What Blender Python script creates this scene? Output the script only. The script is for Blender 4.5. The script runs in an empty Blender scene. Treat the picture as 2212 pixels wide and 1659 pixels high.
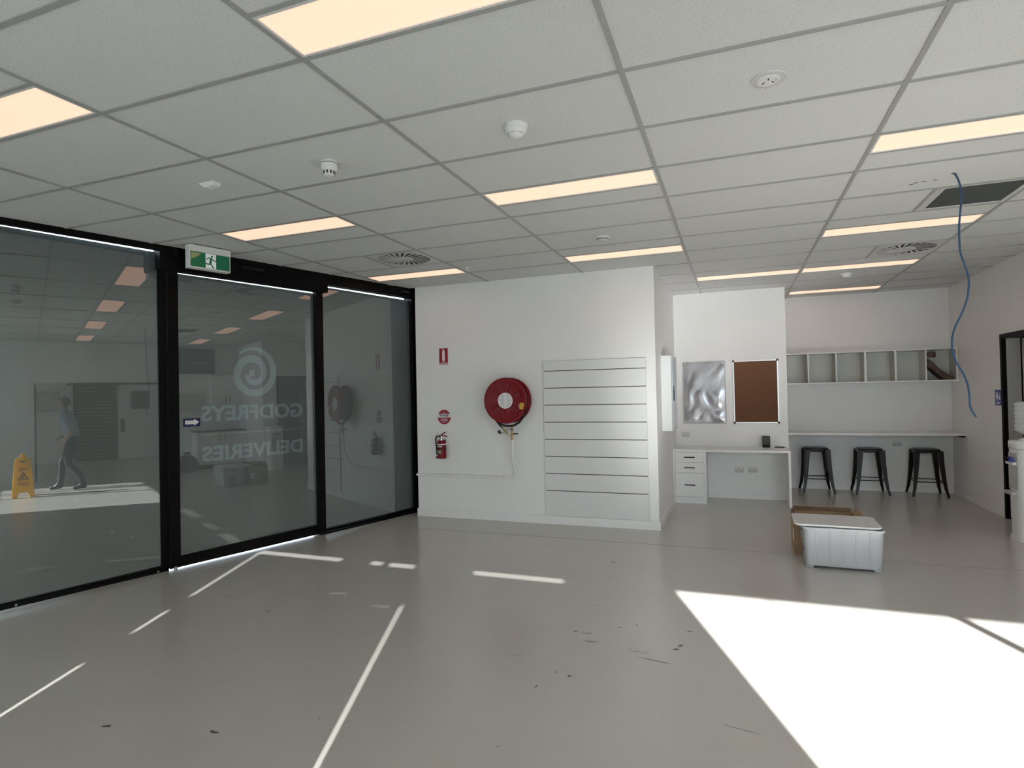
import bpy, bmesh, math, random
from mathutils import Vector, Matrix
random.seed(7)
scn = bpy.context.scene
COL = scn.collection

# ------------------------------------------------------------------ camera, world, sun, exposure
cd = bpy.data.cameras.new('camera'); cam = bpy.data.objects.new('camera', cd); COL.objects.link(cam)
cd.sensor_width = 36.0; cd.sensor_fit = 'HORIZONTAL'
cd.lens = 1276.653 / 2212 * 36.0
cd.clip_start = 0.02; cd.clip_end = 200
YAW, PIT, ROL = -0.3599, 0.0151, -0.0202
_f = Vector((math.sin(YAW) * math.cos(PIT), math.cos(YAW) * math.cos(PIT), math.sin(PIT)))
_r = Vector((math.cos(YAW), -math.sin(YAW), 0)); _u = _r.cross(_f)
_r2 = math.cos(ROL) * _r + math.sin(ROL) * _u; _u2 = -math.sin(ROL) * _r + math.cos(ROL) * _u
M = Matrix((_r2, _u2, -_f)).transposed().to_4x4(); M.translation = Vector((1.6277, -1.9635, 1.5618))
cam.matrix_world = M
scn.camera = cam

wd = bpy.data.worlds.new('sky'); scn.world = wd; wd.use_nodes = True
bg = wd.node_tree.nodes['Background']
bg.inputs['Color'].default_value = (0.72, 0.86, 1.0, 1); bg.inputs['Strength'].default_value = 6.0

SUN_STRENGTH = 25.0
sd = bpy.data.lights.new('sun', 'SUN'); sd.energy = SUN_STRENGTH; sd.angle = 0.0093; sd.color = (1.0, 0.968, 0.968)
sun = bpy.data.objects.new('sun', sd); COL.objects.link(sun)
SUND = Vector((-0.372, 1.0, -0.5026)).normalized()
sun.rotation_euler = SUND.to_track_quat('-Z', 'Y').to_euler(); sun.location = (8, -12, 8)

vs = scn.view_settings
vs.view_transform = 'Standard'; vs.look = 'None'; vs.gamma = 1.0; vs.use_curve_mapping = False
vs.exposure = 0.50
scn.cycles.blur_glossy = 0.0; scn.cycles.caustics_reflective = True; scn.cycles.sample_clamp_indirect = 25.0
FILM_T = 0.25            # daylight let through by sunny blinds and added lobby panel, tuned for even fill

# ------------------------------------------------------------------ room measures (metres)
H = 2.948
YF, YN, YB, YS = 4.78, 7.03, 8.17, -2.6      # front wall, nook wall, back wall, sunny glazing
XC, XN, XR, XE = 0.81, 2.31, 4.53, 6.5       # return wall, nook end, right wall, far right wall
YK = 5.15                                    # where the right wall steps out to the far right wall
TH = math.radians(16.2)
U = Vector((math.sin(TH), math.cos(TH), 0)); N = Vector((math.cos(TH), -math.sin(TH), 0))
G0 = Vector((-3.267, 2.037, 0)) + N * 0.012

# ------------------------------------------------------------------ materials
MATS = {}
def lin(c):
    if isinstance(c, str):
        c = tuple(int(c[i:i + 2], 16) / 255 for i in (0, 2, 4))
        c = tuple(v / 12.92 if v <= 0.04045 else ((v + 0.055) / 1.055) ** 2.4 for v in c)
    return (c[0], c[1], c[2], 1)
def mat(name, color, rough=0.5, metal=0.0, spec=0.5, bump=0.0, bscale=200, vary=0.0, vscale=6, emit=None, estr=1.0, coat=0.0, alpha=1.0, trans=0.0, ior=1.5, detail=4):
    m = bpy.data.materials.new(name); m.use_nodes = True
    nt = m.node_tree; b = nt.nodes['Principled BSDF']
    col = lin(color)
    b.inputs['Base Color'].default_value = col; b.inputs['Roughness'].default_value = rough
    b.inputs['Metallic'].default_value = metal; b.inputs['Specular IOR Level'].default_value = spec
    b.inputs['Coat Weight'].default_value = coat; b.inputs['Alpha'].default_value = alpha
    b.inputs['Transmission Weight'].default_value = trans; b.inputs['IOR'].default_value = ior
    tc = nt.nodes.new('ShaderNodeTexCoord')
    if vary:
        n = nt.nodes.new('ShaderNodeTexNoise'); n.inputs['Scale'].default_value = vscale; n.inputs['Detail'].default_value = detail
        nt.links.new(tc.outputs['Object'], n.inputs['Vector'])
        r = nt.nodes.new('ShaderNodeValToRGB')
        r.color_ramp.elements[0].position = 0.3; r.color_ramp.elements[1].position = 0.7
        r.color_ramp.elements[0].color = (col[0] * (1 - vary), col[1] * (1 - vary), col[2] * (1 - vary), 1)
        r.color_ramp.elements[1].color = (min(1, col[0] * (1 + vary)), min(1, col[1] * (1 + vary)), min(1, col[2] * (1 + vary)), 1)
        nt.links.new(n.outputs['Fac'], r.inputs['Fac']); nt.links.new(r.outputs['Color'], b.inputs['Base Color'])
    if bump:
        n = nt.nodes.new('ShaderNodeTexNoise'); n.inputs['Scale'].default_value = bscale; n.inputs['Detail'].default_value = 3
        nt.links.new(tc.outputs['Object'], n.inputs['Vector'])
        bp = nt.nodes.new('ShaderNodeBump'); bp.inputs['Strength'].default_value = bump; bp.inputs['Distance'].default_value = 0.002
        nt.links.new(n.outputs['Fac'], bp.inputs['Height']); nt.links.new(bp.outputs['Normal'], b.inputs['Normal'])
    if emit:
        b.inputs['Emission Color'].default_value = lin(emit); b.inputs['Emission Strength'].default_value = estr
    MATS[name] = m
    return m
mat('wall_paint', (0.84, 0.833, 0.818), 0.55, bump=0.15, bscale=350, vary=0.015, vscale=2)
mat('trim_paint', (0.82, 0.82, 0.81), 0.4, bump=0.05, bscale=80)
mat('cubby_shade', (0.62, 0.61, 0.55), 0.45, bump=0.03, bscale=60)  # shade inside the cubby put into the colour; front edges stay white
mat('laminate', (0.84, 0.84, 0.83), 0.35, bump=0.03, bscale=60)
mat('slat_board', (0.74, 0.74, 0.735), 0.3, bump=0.03, bscale=90)
mat('black_frame', (0.004, 0.004, 0.0045), 0.5, spec=0.12, bump=0.05, bscale=120)
mat('black_gloss', (0.008, 0.008, 0.010), 0.2, bump=0.03, bscale=60)
mat('stool_black', (0.006, 0.006, 0.007), 0.32, spec=0.3, bump=0.02, bscale=60)
mat('black_rubber', (0.01, 0.01, 0.01), 0.45, bump=0.1, bscale=150)
mat('groove_dark', (0.10, 0.095, 0.09), 0.7, bump=0.05)
mat('white_plastic', (0.80, 0.80, 0.79), 0.35, bump=0.02, bscale=90)
mat('grey_plastic', (0.42, 0.42, 0.42), 0.4, bump=0.02, bscale=90)
mat('outlet_grey', (0.62, 0.61, 0.60), 0.35, bump=0.02)
mat('white_paint', (0.85, 0.85, 0.84), 0.3, bump=0.02)
mat('red_paint', (0.19, 0.005, 0.010), 0.32, spec=0.25, bump=0.03, bscale=40)
mat('red_print', (0.30, 0.008, 0.02), 0.4, vary=0.05, vscale=30)
mat('white_print', (0.78, 0.76, 0.76), 0.4, vary=0.03, vscale=30)
mat('navy_print', (0.010, 0.014, 0.09), 0.4, vary=0.05)
mat('blue_print', (0.02, 0.05, 0.30), 0.4, vary=0.05)
mat('yellow_tag', (0.55, 0.36, 0.03), 0.4, vary=0.1, vscale=40)
mat('label_grey', (0.50, 0.53, 0.55), 0.4, vary=0.3, vscale=60)
mat('green_label', (0.18, 0.32, 0.20), 0.4, vary=0.3, vscale=80)
mat('chrome', (0.75, 0.75, 0.75), 0.18, metal=1.0, vary=0.05)
mat('brass', (0.45, 0.32, 0.14), 0.3, metal=1.0, vary=0.1)
mat('steel', (0.5, 0.5, 0.5), 0.3, metal=1.0, vary=0.05)
mat('aluminium', (0.75, 0.75, 0.76), 0.3, metal=0.85, bump=0.02)
mat('cork', (0.135, 0.058, 0.028), 0.9, bump=0.3, bscale=500, vary=0.25, vscale=180)
mat('cable_blue', (0.022, 0.065, 0.15), 0.4, vary=0.1)
mat('cardboard', (0.36, 0.24, 0.14), 0.8, vary=0.1, vscale=12, bump=0.1, bscale=120)
mat('cardboard_dark', (0.16, 0.10, 0.065), 0.85, vary=0.1, vscale=14)
mat('brown_paper', (0.10, 0.065, 0.045), 0.8, vary=0.2, vscale=14, bump=0.2, bscale=30)
mat('paper_white', (0.8, 0.79, 0.77), 0.7, vary=0.05, vscale=20)
mat('cabinet_metal', (0.72, 0.74, 0.74), 0.35, bump=0.02)
mat('cabinet_door', (0.40, 0.42, 0.43), 0.25, metal=0.3, vary=0.1, vscale=4)
mat('grille_dark', (0.07, 0.078, 0.075), 0.7, vary=0.5, vscale=260, detail=1)
mat('vent_dark', (0.012, 0.012, 0.012), 0.8, vary=0.2)
mat('vent_plate', (0.62, 0.62, 0.61), 0.4, bump=0.02)
mat('tee_white', (0.39, 0.395, 0.38), 0.4, bump=0.02)
mat('light_frame', (0.75, 0.75, 0.74), 0.4, bump=0.02)
mat('light_diffuser', (0.3, 0.29, 0.27), 0.5, emit=(0.92, 0.50, 0.35), estr=1.0, bump=0.02)
mat('exit_green', (0.008, 0.135, 0.06), 0.35, emit=(0.008, 0.135, 0.06), estr=0.12, vary=0.03)
mat('exit_white', (0.8, 0.82, 0.85), 0.35, emit=(0.8, 0.85, 0.9), estr=0.12, vary=0.02)
mat('exit_pale', (0.40, 0.44, 0.20), 0.35, vary=0.02)
mat('bottle_plastic', (0.75, 0.76, 0.76), 0.12, alpha=0.55, vary=0.05)
mat('tub_plastic', (0.60, 0.61, 0.63), 0.28, alpha=0.60, vary=0.02, vscale=8)
mat('rib_plastic', (0.62, 0.63, 0.65), 0.3, alpha=0.5, vary=0.02, vscale=8)
mat('lid_plastic', (0.75, 0.755, 0.75), 0.35, alpha=0.92, vary=0.02, vscale=8)
mat('lobby_brown', (0.13, 0.095, 0.07), 0.6, vary=0.08)
mat('tv_dark', (0.055, 0.05, 0.045), 0.3, vary=0.1)
mat('tv_screen', (0.02, 0.02, 0.022), 0.12, vary=0.1)
mat('pavement', (0.30, 0.29, 0.27), 0.8, vary=0.15, vscale=3, bump=0.2)
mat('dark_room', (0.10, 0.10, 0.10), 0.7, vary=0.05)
mat('door_grey', (0.52, 0.52, 0.50), 0.45, bump=0.03)
mat('skin', (0.45, 0.25, 0.17), 0.5, vary=0.06, vscale=20)
mat('shirt', (0.30, 0.35, 0.45), 0.8, vary=0.12, vscale=14, bump=0.3, bscale=40)
mat('trousers', (0.022, 0.02, 0.022), 0.8, vary=0.2, vscale=14)
mat('shoe', (0.012, 0.011, 0.011), 0.4, vary=0.1)
mat('hair', (0.16, 0.13, 0.11), 0.7, vary=0.25, vscale=60, bump=0.5, bscale=120)
mat('scuff', (0.10, 0.092, 0.082), 0.6, vary=0.5, vscale=60)
mat('scuff_faint', (0.30, 0.29, 0.27), 0.55, vary=0.3, vscale=40)
mat('scuff_pale', (0.62, 0.60, 0.56), 0.5, vary=0.1, vscale=40)
mat('joint_dark', (0.05, 0.048, 0.045), 0.8, vary=0.1)

def floor_material():
    m = bpy.data.materials.new('floor_epoxy'); m.use_nodes = True; nt = m.node_tree; b = nt.nodes['Principled BSDF']; b.inputs['Specular IOR Level'].default_value = 1.0; b.inputs['IOR'].default_value = 1.6
    tc = nt.nodes.new('ShaderNodeTexCoord')
    def noise(scale, detail, rough=0.5):
        n = nt.nodes.new('ShaderNodeTexNoise'); n.inputs['Scale'].default_value = scale; n.inputs['Detail'].default_value = detail
        n.inputs['Roughness'].default_value = rough; nt.links.new(tc.outputs['Object'], n.inputs['Vector']); return n
    big = noise(1.1, 5, 0.6)
    r1 = nt.nodes.new('ShaderNodeValToRGB'); r1.color_ramp.elements[0].position = 0.3; r1.color_ramp.elements[1].position = 0.72
    r1.color_ramp.elements[0].color = (0.515, 0.500, 0.46, 1); r1.color_ramp.elements[1].color = (0.545, 0.528, 0.486, 1)
    nt.links.new(big.outputs['Fac'], r1.inputs['Fac'])
    spots = noise(30, 3, 0.6)
    r2 = nt.nodes.new('ShaderNodeValToRGB'); r2.color_ramp.elements[0].position = 0.235; r2.color_ramp.elements[1].position = 0.275
    r2.color_ramp.elements[0].color = (0.5, 0.5, 0.5, 1); r2.color_ramp.elements[1].color = (1, 1, 1, 1)
    nt.links.new(spots.outputs['Fac'], r2.inputs['Fac'])
    mx = nt.nodes.new('ShaderNodeMixRGB'); mx.blend_type = 'MULTIPLY'; mx.inputs['Fac'].default_value = 0.8
    nt.links.new(r1.outputs['Color'], mx.inputs['Color1']); nt.links.new(r2.outputs['Color'], mx.inputs['Color2'])
    nt.links.new(mx.outputs['Color'], b.inputs['Base Color'])
    rr = nt.nodes.new('ShaderNodeMapRange'); rr.inputs['To Min'].default_value = 0.235; rr.inputs['To Max'].default_value = 0.266
    nt.links.new(noise(2.5, 4).outputs['Fac'], rr.inputs['Value']); nt.links.new(rr.outputs['Result'], b.inputs['Roughness'])
    bp = nt.nodes.new('ShaderNodeBump'); bp.inputs['Strength'].default_value = 0.06; bp.inputs['Distance'].default_value = 0.004
    nt.links.new(noise(45, 2).outputs['Fac'], bp.inputs['Height']); nt.links.new(bp.outputs['Normal'], b.inputs['Normal'])
    MATS['floor_epoxy'] = m
floor_material()

def tile_material():
    m = bpy.data.materials.new('ceiling_tile'); m.use_nodes = True; nt = m.node_tree; b = nt.nodes['Principled BSDF']
    b.inputs['Roughness'].default_value = 0.9; b.inputs['Specular IOR Level'].default_value = 0.15
    tc = nt.nodes.new('ShaderNodeTexCoord')
    n = nt.nodes.new('ShaderNodeTexNoise'); n.inputs['Scale'].default_value = 150; n.inputs['Detail'].default_value = 2
    nt.links.new(tc.outputs['Object'], n.inputs['Vector'])
    r = nt.nodes.new('ShaderNodeValToRGB'); r.color_ramp.elements[0].position = 0.31; r.color_ramp.elements[1].position = 0.40
    r.color_ramp.elements[0].color = (0.48, 0.48, 0.465, 1); r.color_ramp.elements[1].color = (0.70, 0.707, 0.695, 1)
    nt.links.new(n.outputs['Fac'], r.inputs['Fac']); nt.links.new(r.outputs['Color'], b.inputs['Base Color'])
    MATS['ceiling_tile'] = m
tile_material()

def glass_material(name, f0):
    # thin architectural glass: clear, with a mirror reflection that grows at grazing angles
    m = bpy.data.materials.new(name); m.use_nodes = True; nt = m.node_tree
    nt.nodes.remove(nt.nodes['Principled BSDF']); out = nt.nodes['Material Output']
    geo = nt.nodes.new('ShaderNodeNewGeometry')
    dt = nt.nodes.new('ShaderNodeVectorMath'); dt.operation = 'DOT_PRODUCT'
    nt.links.new(geo.outputs['Normal'], dt.inputs[0]); nt.links.new(geo.outputs['Incoming'], dt.inputs[1])
    def mth(op, a, b=None):
        n = nt.nodes.new('ShaderNodeMath'); n.operation = op
        for i, v in enumerate((a, b)):
            if v is None: continue
            if isinstance(v, (int, float)): n.inputs[i].default_value = v
            else: nt.links.new(v, n.inputs[i])
        return n.outputs[0]
    c = mth('ABSOLUTE', dt.outputs['Value']); k = mth('POWER', mth('SUBTRACT', 1.0, c), 5.0)
    fac = mth('ADD', mth('MULTIPLY', k, 1 - f0), f0)
    tr = nt.nodes.new('ShaderNodeBsdfTransparent'); tr.inputs['Color'].default_value = (0.96, 0.98, 0.97, 1)
    gl = nt.nodes.new('ShaderNodeBsdfGlossy'); gl.inputs['Roughness'].default_value = 0.0; gl.inputs['Color'].default_value = (0.95, 0.98, 1.0, 1)
    mx = nt.nodes.new('ShaderNodeMixShader'); nt.links.new(fac, mx.inputs['Fac'])
    nt.links.new(tr.outputs[0], mx.inputs[1]); nt.links.new(gl.outputs[0], mx.inputs[2]); nt.links.new(mx.outputs[0], out.inputs['Surface'])
    MATS[name] = m
glass_material('glass_pane', 0.085)
glass_material('glass_clear', 0.02)

def film_material(name, diff, trans):
    m = bpy.data.materials.new(name); m.use_nodes = True; nt = m.node_tree
    nt.nodes.remove(nt.nodes['Principled BSDF']); out = nt.nodes['Material Output']
    tc = nt.nodes.new('ShaderNodeTexCoord'); n = nt.nodes.new('ShaderNodeTexNoise'); n.inputs['Scale'].default_value = 400
    nt.links.new(tc.outputs['Object'], n.inputs['Vector'])
    r = nt.nodes.new('ShaderNodeValToRGB'); r.color_ramp.elements[0].color = tuple(v * 0.92 for v in diff) + (1,); r.color_ramp.elements[1].color = tuple(v * 1.08 for v in diff) + (1,)
    nt.links.new(n.outputs['Fac'], r.inputs['Fac'])
    d = nt.nodes.new('ShaderNodeBsdfDiffuse'); nt.links.new(r.outputs['Color'], d.inputs['Color'])
    t = nt.nodes.new('ShaderNodeBsdfTranslucent'); t.inputs['Color'].default_value = trans + (1,)
    a = nt.nodes.new('ShaderNodeAddShader'); nt.links.new(d.outputs[0], a.inputs[0]); nt.links.new(t.outputs[0], a.inputs[1])
    nt.links.new(a.outputs[0], out.inputs['Surface']); MATS[name] = m
film_material('grey_film', (0.185, 0.202, 0.210), (0.004, 0.004, 0.004))
film_material('letter_film', (0.31, 0.37, 0.40), (0.006, 0.007, 0.008))
film_material('sign_yellow', (0.60, 0.43, 0.02), (0.34, 0.24, 0.01))
film_material('sun_blind', (0.35, 0.35, 0.34), (FILM_T, FILM_T, FILM_T * 0.98))

# ------------------------------------------------------------------ mesh helpers
class B:
    """collects shapes in one bmesh"""
    def __init__(self): self.bm = bmesh.new()
    def _add(self, vs, fs):
        v = [self.bm.verts.new(p) for p in vs]
        for f in fs:
            try: self.bm.faces.new([v[i] for i in f])
            except ValueError: pass
        return self
    def box(self, x0, x1, y0, y1, z0, z1):
        return self._add([(x, y, z) for x in (x0, x1) for y in (y0, y1) for z in (z0, z1)],
                         [(0, 1, 3, 2), (4, 6, 7, 5), (0, 4, 5, 1), (2, 3, 7, 6), (0, 2, 6, 4), (1, 5, 7, 3)])
    def prism(self, pts, d):
        """polygon of 3-D points extruded along vector d"""
        d = Vector(d); a = [Vector(p) for p in pts]; n = len(a)
        return self._add(a + [p + d for p in a], [tuple(range(n - 1, -1, -1)), tuple(range(n, 2 * n))] + [(i, (i + 1) % n, n + (i + 1) % n, n + i) for i in range(n)])
    def hull8(self, lo, hi):
        """two quads joined"""
        return self._add(list(lo) + list(hi), [(3, 2, 1, 0), (4, 5, 6, 7)] + [(i, (i + 1) % 4, 4 + (i + 1) % 4, 4 + i) for i in range(4)])
    def tube(self, path, r, n=8, closed=False):
        P = [Vector(p) for p in path]; m = len(P); R = r if isinstance(r, (list, tuple)) else [r] * m
        rings = []; prev = None
        for i, p in enumerate(P):
            if closed: t = P[(i + 1) % m] - P[i - 1]
            else: t = P[min(i + 1, m - 1)] - P[max(i - 1, 0)]
            t.normalize()
            if prev is None:
                a = t.orthogonal().normalized()
            else:
                a = (prev - t * prev.dot(t))
                a = a.normalized() if a.length > 1e-6 else t.orthogonal().normalized()
            prev = a; b = t.cross(a)
            rings.append([self.bm.verts.new(p + (a * math.cos(2 * math.pi * k / n) + b * math.sin(2 * math.pi * k / n)) * R[i]) for k in range(n)])
        last = m if closed else m - 1
        for i in range(last):
            A, C = rings[i], rings[(i + 1) % m]
            for k in range(n): self.bm.faces.new((A[k], A[(k + 1) % n], C[(k + 1) % n], C[k]))
        if not closed:
            self.bm.faces.new(rings[0][::-1]); self.bm.faces.new(rings[-1])
        return self
    def lathe(self, prof, c=(0, 0, 0), axis='Z', n=24):
        """profile of (radius, height) turned about an axis through c"""
        c = Vector(c); rings = []
        for r, h in prof:
            if r < 1e-6: r = 1e-5
            ring = []
            for k in range(n):
                a = 2 * math.pi * k / n; x, y = r * math.cos(a), r * math.sin(a)
                p = {'Z': (x, y, h), 'Y': (x, h, y), 'X': (h, x, y)}[axis]
                ring.append(self.bm.verts.new(c + Vector(p)))
            rings.append(ring)
        for i in range(len(rings) - 1):
            for k in range(n): self.bm.faces.new((rings[i][k], rings[i][(k + 1) % n], rings[i + 1][(k + 1) % n], rings[i + 1][k]))
        self.bm.faces.new(rings[0][::-1]); self.bm.faces.new(rings[-1])
        return self
    def bevel(self, w, seg=2):
        bmesh.ops.recalc_face_normals(self.bm, faces=self.bm.faces)
        es = [e for e in self.bm.edges if len(e.link_faces) == 2 and e.calc_face_angle(0) > 0.6]
        bmesh.ops.bevel(self.bm, geom=es, offset=w, segments=seg, profile=0.5, affect='EDGES'); return self
    def xform(self, m):
        bmesh.ops.transform(self.bm, matrix=m, verts=self.bm.verts); return self
    def mesh(self, name, m, smooth=False):
        bmesh.ops.recalc_face_normals(self.bm, faces=self.bm.faces)
        me = bpy.data.meshes.new(name); self.bm.to_mesh(me); self.bm.free()
        me.materials.append(MATS[m])
        if smooth:
            me.polygons.foreach_set('use_smooth', [True] * len(me.polygons))
            try: me.set_sharp_from_angle(angle=math.radians(38))
            except Exception: pass
        return me

def link(name, me, parent=None, loc=None, rotz=0.0):
    o = bpy.data.objects.new(name, me); COL.objects.link(o)
    if parent is not None: o.parent = parent
    if loc is not None: o.location = loc
    if rotz: o.rotation_euler = (0, 0, rotz)
    return o
def tag(o, label=None, cat=None, group=None, kind=None):
    if label: o['label'] = label
    if cat: o['category'] = cat
    if group: o['group'] = group
    if kind: o['kind'] = kind
    return o
def thing(name, label, cat, loc=(0, 0, 0), rotz=0.0, group=None):
    o = link(name, None, None, loc, rotz); o.empty_display_size = 0.1
    return tag(o, label, cat, group)
def part(name, b, m, parent, smooth=False, label=None, world=False):
    """b holds local coordinates of parent, or room coordinates when world is set (unrotated parents)"""
    if world:
        w = Vector((0, 0, 0)); p = parent
        while p is not None: w += p.location; p = p.parent
        b.xform(Matrix.Translation(-w))
    return tag(link(name, b.mesh(name, m, smooth), parent), label)
def struct(name, b, m, label=None, smooth=False, parent=None):
    o = link(name, b.mesh(name, m, smooth), parent)
    if parent is None: tag(o, label, kind='structure')
    return o
def text(s, size, m4, m, name, parent, bold=0.0, extr=0.0006, width=None, sx=1.0):
    """lettering as flat mesh: text lies in local XY centred on the origin, then m4 places it"""
    cu = bpy.data.curves.new('lettering', 'FONT'); cu.body = s; cu.size = size; cu.align_x = 'CENTER'; cu.align_y = 'CENTER'
    cu.extrude = extr; cu.offset = bold; cu.resolution_u = 3
    to = bpy.data.objects.new('lettering', cu); COL.objects.link(to)
    dg = bpy.context.evaluated_depsgraph_get(); dg.update()
    me = bpy.data.meshes.new_from_object(to.evaluated_get(dg))
    bpy.data.objects.remove(to); bpy.data.curves.remove(cu)
    me.name = name
    if width:
        xs = [v.co.x for v in me.vertices]; sx = width / max(1e-6, max(xs) - min(xs)); cx = (max(xs) + min(xs)) / 2
        for v in me.vertices: v.co.x = (v.co.x - cx) * sx
    elif sx != 1:
        for v in me.vertices: v.co.x *= sx
    me.transform(m4); me.materials.clear(); me.materials.append(MATS[m])
    return link(name, me, parent)
def face_y(x, y, z):   # XY plane of lettering stood up facing -Y at (x,y,z)
    return Matrix.Translation((x, y, z)) @ Matrix.Rotation(math.pi / 2, 4, 'X')

# ------------------------------------------------------------------ floor
YJ = 4.147
fb = B().prism([(-4.95, -2.75, -0.12), (6.65, -2.75, -0.12), (6.65, YJ - 0.0065, -0.12), (-2.98, YJ - 0.0065, -0.12)], (0, 0, 0.12))
floor = struct('floor', fb, 'floor_epoxy', 'glossy beige grey epoxy concrete floor with scuffs')
part('floor_slab', B().prism([(-2.98, YJ + 0.0065, -0.12), (6.65, YJ + 0.0065, -0.12), (6.65, 8.3, -0.12), (-2.55, 8.3, -0.12), (-2.55, 5.4, -0.12)], (0, 0, 0.12)), 'floor_epoxy', floor)
part('expansion_joint', B().box(-2.9, 6.6, YJ - 0.0064, YJ + 0.0064, -0.10, -0.002), 'joint_dark', floor)
part('floor_slab', B().box(6.6501, 11.6, -0.6, 4.6, -0.12, 0.0), 'floor_epoxy', floor)
part('floor_slab', B().box(4.70, 6.6, 5.152, 6.9, 0.0002, 0.002), 'floor_epoxy', floor)

def blob(x, y, rx, ry, ang, m, seed):
    rnd = random.Random(seed); pts = []
    for k in range(11):
        a = 2 * math.pi * k / 11; q = 0.55 + 0.6 * rnd.random()
        px, py = math.cos(a) * rx * q, math.sin(a) * ry * q
        pts.append((x + px * math.cos(ang) - py * math.sin(ang), y + px * math.sin(ang) + py * math.cos(ang), 0.0))
    part('scuff_mark', B().prism(pts, (0, 0, 0.0006)), m, floor)
marks = [(-1.617, 1.469, .030, .008, .1, 'scuff'), (-1.235, .018, .025, .010, .3, 'scuff'), (-.697, .15, .025, .011, 0, 'scuff'),
         (1.281, 1.781, .028, .012, 1.1, 'scuff'), (1.262, 1.725, .022, .010, .2, 'scuff'), (1.16, 1.532, .10, .008, -.12, 'scuff_faint'), (1.05, 1.62, .07, .006, -.1, 'scuff_faint'),
         (.698, 1.791, .05, .02, 0, 'scuff_faint'), (.745, 1.675, .06, .018, .1, 'scuff_faint'), (.62, 1.80, .02, .01, .4, 'scuff'), (.557, 3.409, .022, .016, 0, 'scuff'),
         (-.298, .405, .006, .006, 0, 'scuff'), (.603, 1.031, .022, .004, 1.3, 'scuff'), (.61, .47, .006, .005, 0, 'scuff'), (.63, 2.292, .05, .01, 0, 'scuff_faint'),
         (.74, 1.2, .012, .010, .3, 'scuff'), (.66, 1.22, .008, .006, .3, 'scuff'), (-.872, 1.801, .09, .035, .1, 'scuff_pale'), (-1.35, 1.95, .10, .03, .2, 'scuff_pale'),
         (.98, 2.02, .008, .008, 0, 'scuff'), (.88, 1.95, .010, .006, 0, 'scuff'), (1.32, 2.02, .016, .010, 0, 'scuff'), (.5, 2.9, .05, .006, .2, 'scuff_faint'),
         (2.62, 2.16, .10, .03, .2, 'scuff_pale'), (2.80, 1.9, .05, .03, .4, 'scuff_pale'), (2.70, 1.62, .06, .04, .1, 'scuff_pale'), (2.5, 1.36, .05, .03, 0, 'scuff_pale'),
         (2.73, 3.62, .06, .006, -.1, 'scuff_faint'), (.35, 1.35, .07, .005, .1, 'scuff_faint'), (1.62, .95, .10, .005, -.2, 'scuff_faint'), (-2.15, 1.63, .06, .006, .3, 'scuff_faint')]
for i, a in enumerate(marks): blob(*a, seed=i)

# ------------------------------------------------------------------ walls
CH = 3.12
def skirt(name, b): return struct(name, b, 'trim_paint', 'white painted skirting board')
wf = struct('wall_front', B().box(-2.234, XC, YF, 7.2, 0, CH), 'wall_paint', 'white painted wall with hose reel and slat panel')
struct('wall_nook', B().box(XC + 0.0, XN, YN, 8.4, 0, CH), 'wall_paint', 'white wall behind the desk nook')
struct('wall_back', B().box(XN, XR + 0.15, YB, 8.4, 0, CH), 'wall_paint', 'white wall behind the bar counter')
DY0, DY1, DH = 5.50, 6.40, 2.075
struct('wall_right', B().box(XR, XR + 0.15, DY1 + .04, YB, 0, CH).box(XR, XR + 0.15, YK, DY0 - .04, 0, CH).box(XR, XR + 0.15, DY0 - .04, DY1 + .04, DH + .05, CH), 'wall_paint', 'white side wall with the black framed doorway')
struct('wall_recess', B().box(XR + 0.15, XE, YK, YK + 0.15, 0, CH), 'wall_paint', 'white end wall of the kitchenette')
OY0, OY1, OH = 1.14, 3.5, 2.07
struct('wall_far_right', B().box(XE, XE + 0.15, YS - .15, OY0, 0, CH).box(XE, XE + 0.15, OY1, YK + .15, 0, CH).box(XE, XE + 0.15, OY0, OY1, OH, CH), 'wall_paint', 'white wall with wide opening to the lobby')
skirt('baseboard_front', B().box(-2.244, XC + .014, YF - .014, YF, 0, 0.098))
skirt('baseboard_return', B().box(XC, XC + .014, YF, YN, 0, 0.098))
skirt('baseboard_nook', B().box(XC + .014, XN, YN - .014, YN, 0, 0.098))
skirt('baseboard_back', B().box(XN, XR, YB - .014, YB, 0, 0.098))
skirt('baseboard_right', B().box(XR - .014, XR, DY1 + .055, YB - .014, 0, 0.098))
skirt('baseboard_far_right', B().box(XE - .014, XE, YS + .1, OY0, 0, 0.098))
# space behind the black framed doorway
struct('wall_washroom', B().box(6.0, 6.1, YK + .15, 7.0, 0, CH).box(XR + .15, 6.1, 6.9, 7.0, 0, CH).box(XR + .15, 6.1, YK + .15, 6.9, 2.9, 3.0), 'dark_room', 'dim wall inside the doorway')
# lobby seen through the wide opening
struct('wall_lobby', B().box(11.3, 11.45, -.6, 4.6, 0, CH).box(XE + .15, 11.3, 4.5, 4.6, 0, CH), 'wall_paint', 'white lobby wall beyond the wide opening')
struct('lobby_fill_panel', B().box(XE + .15, 11.3, -.52, -.518, 0, CH), 'sun_blind', 'added panel that lets extra daylight into the lobby')  # translucent panel added to brighten the lobby, no window known here
struct('ceiling_lobby', B().box(XE + .15, 11.45, -.6, 4.6, 2.7, 2.8), 'wall_paint', 'plain lobby ceiling')
struct('light_stop_slab', B().prism([(-4.72, -2.75, 3.16), (6.65, -2.75, 3.16), (6.65, 8.4, 3.16), (-2.3, 8.4, 3.16), (-2.3, 5.35, 3.16)], (0, 0, .10)), 'dark_room', 'unseen slab added above the ceiling grid against light leaks')  # unseen, added so no sunlight leaks in past the ceiling tiles
struct('ground_outside', B().box(-30, 30, -30, 30, -0.3, -0.125), 'pavement', 'paved ground outside the building')

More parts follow.
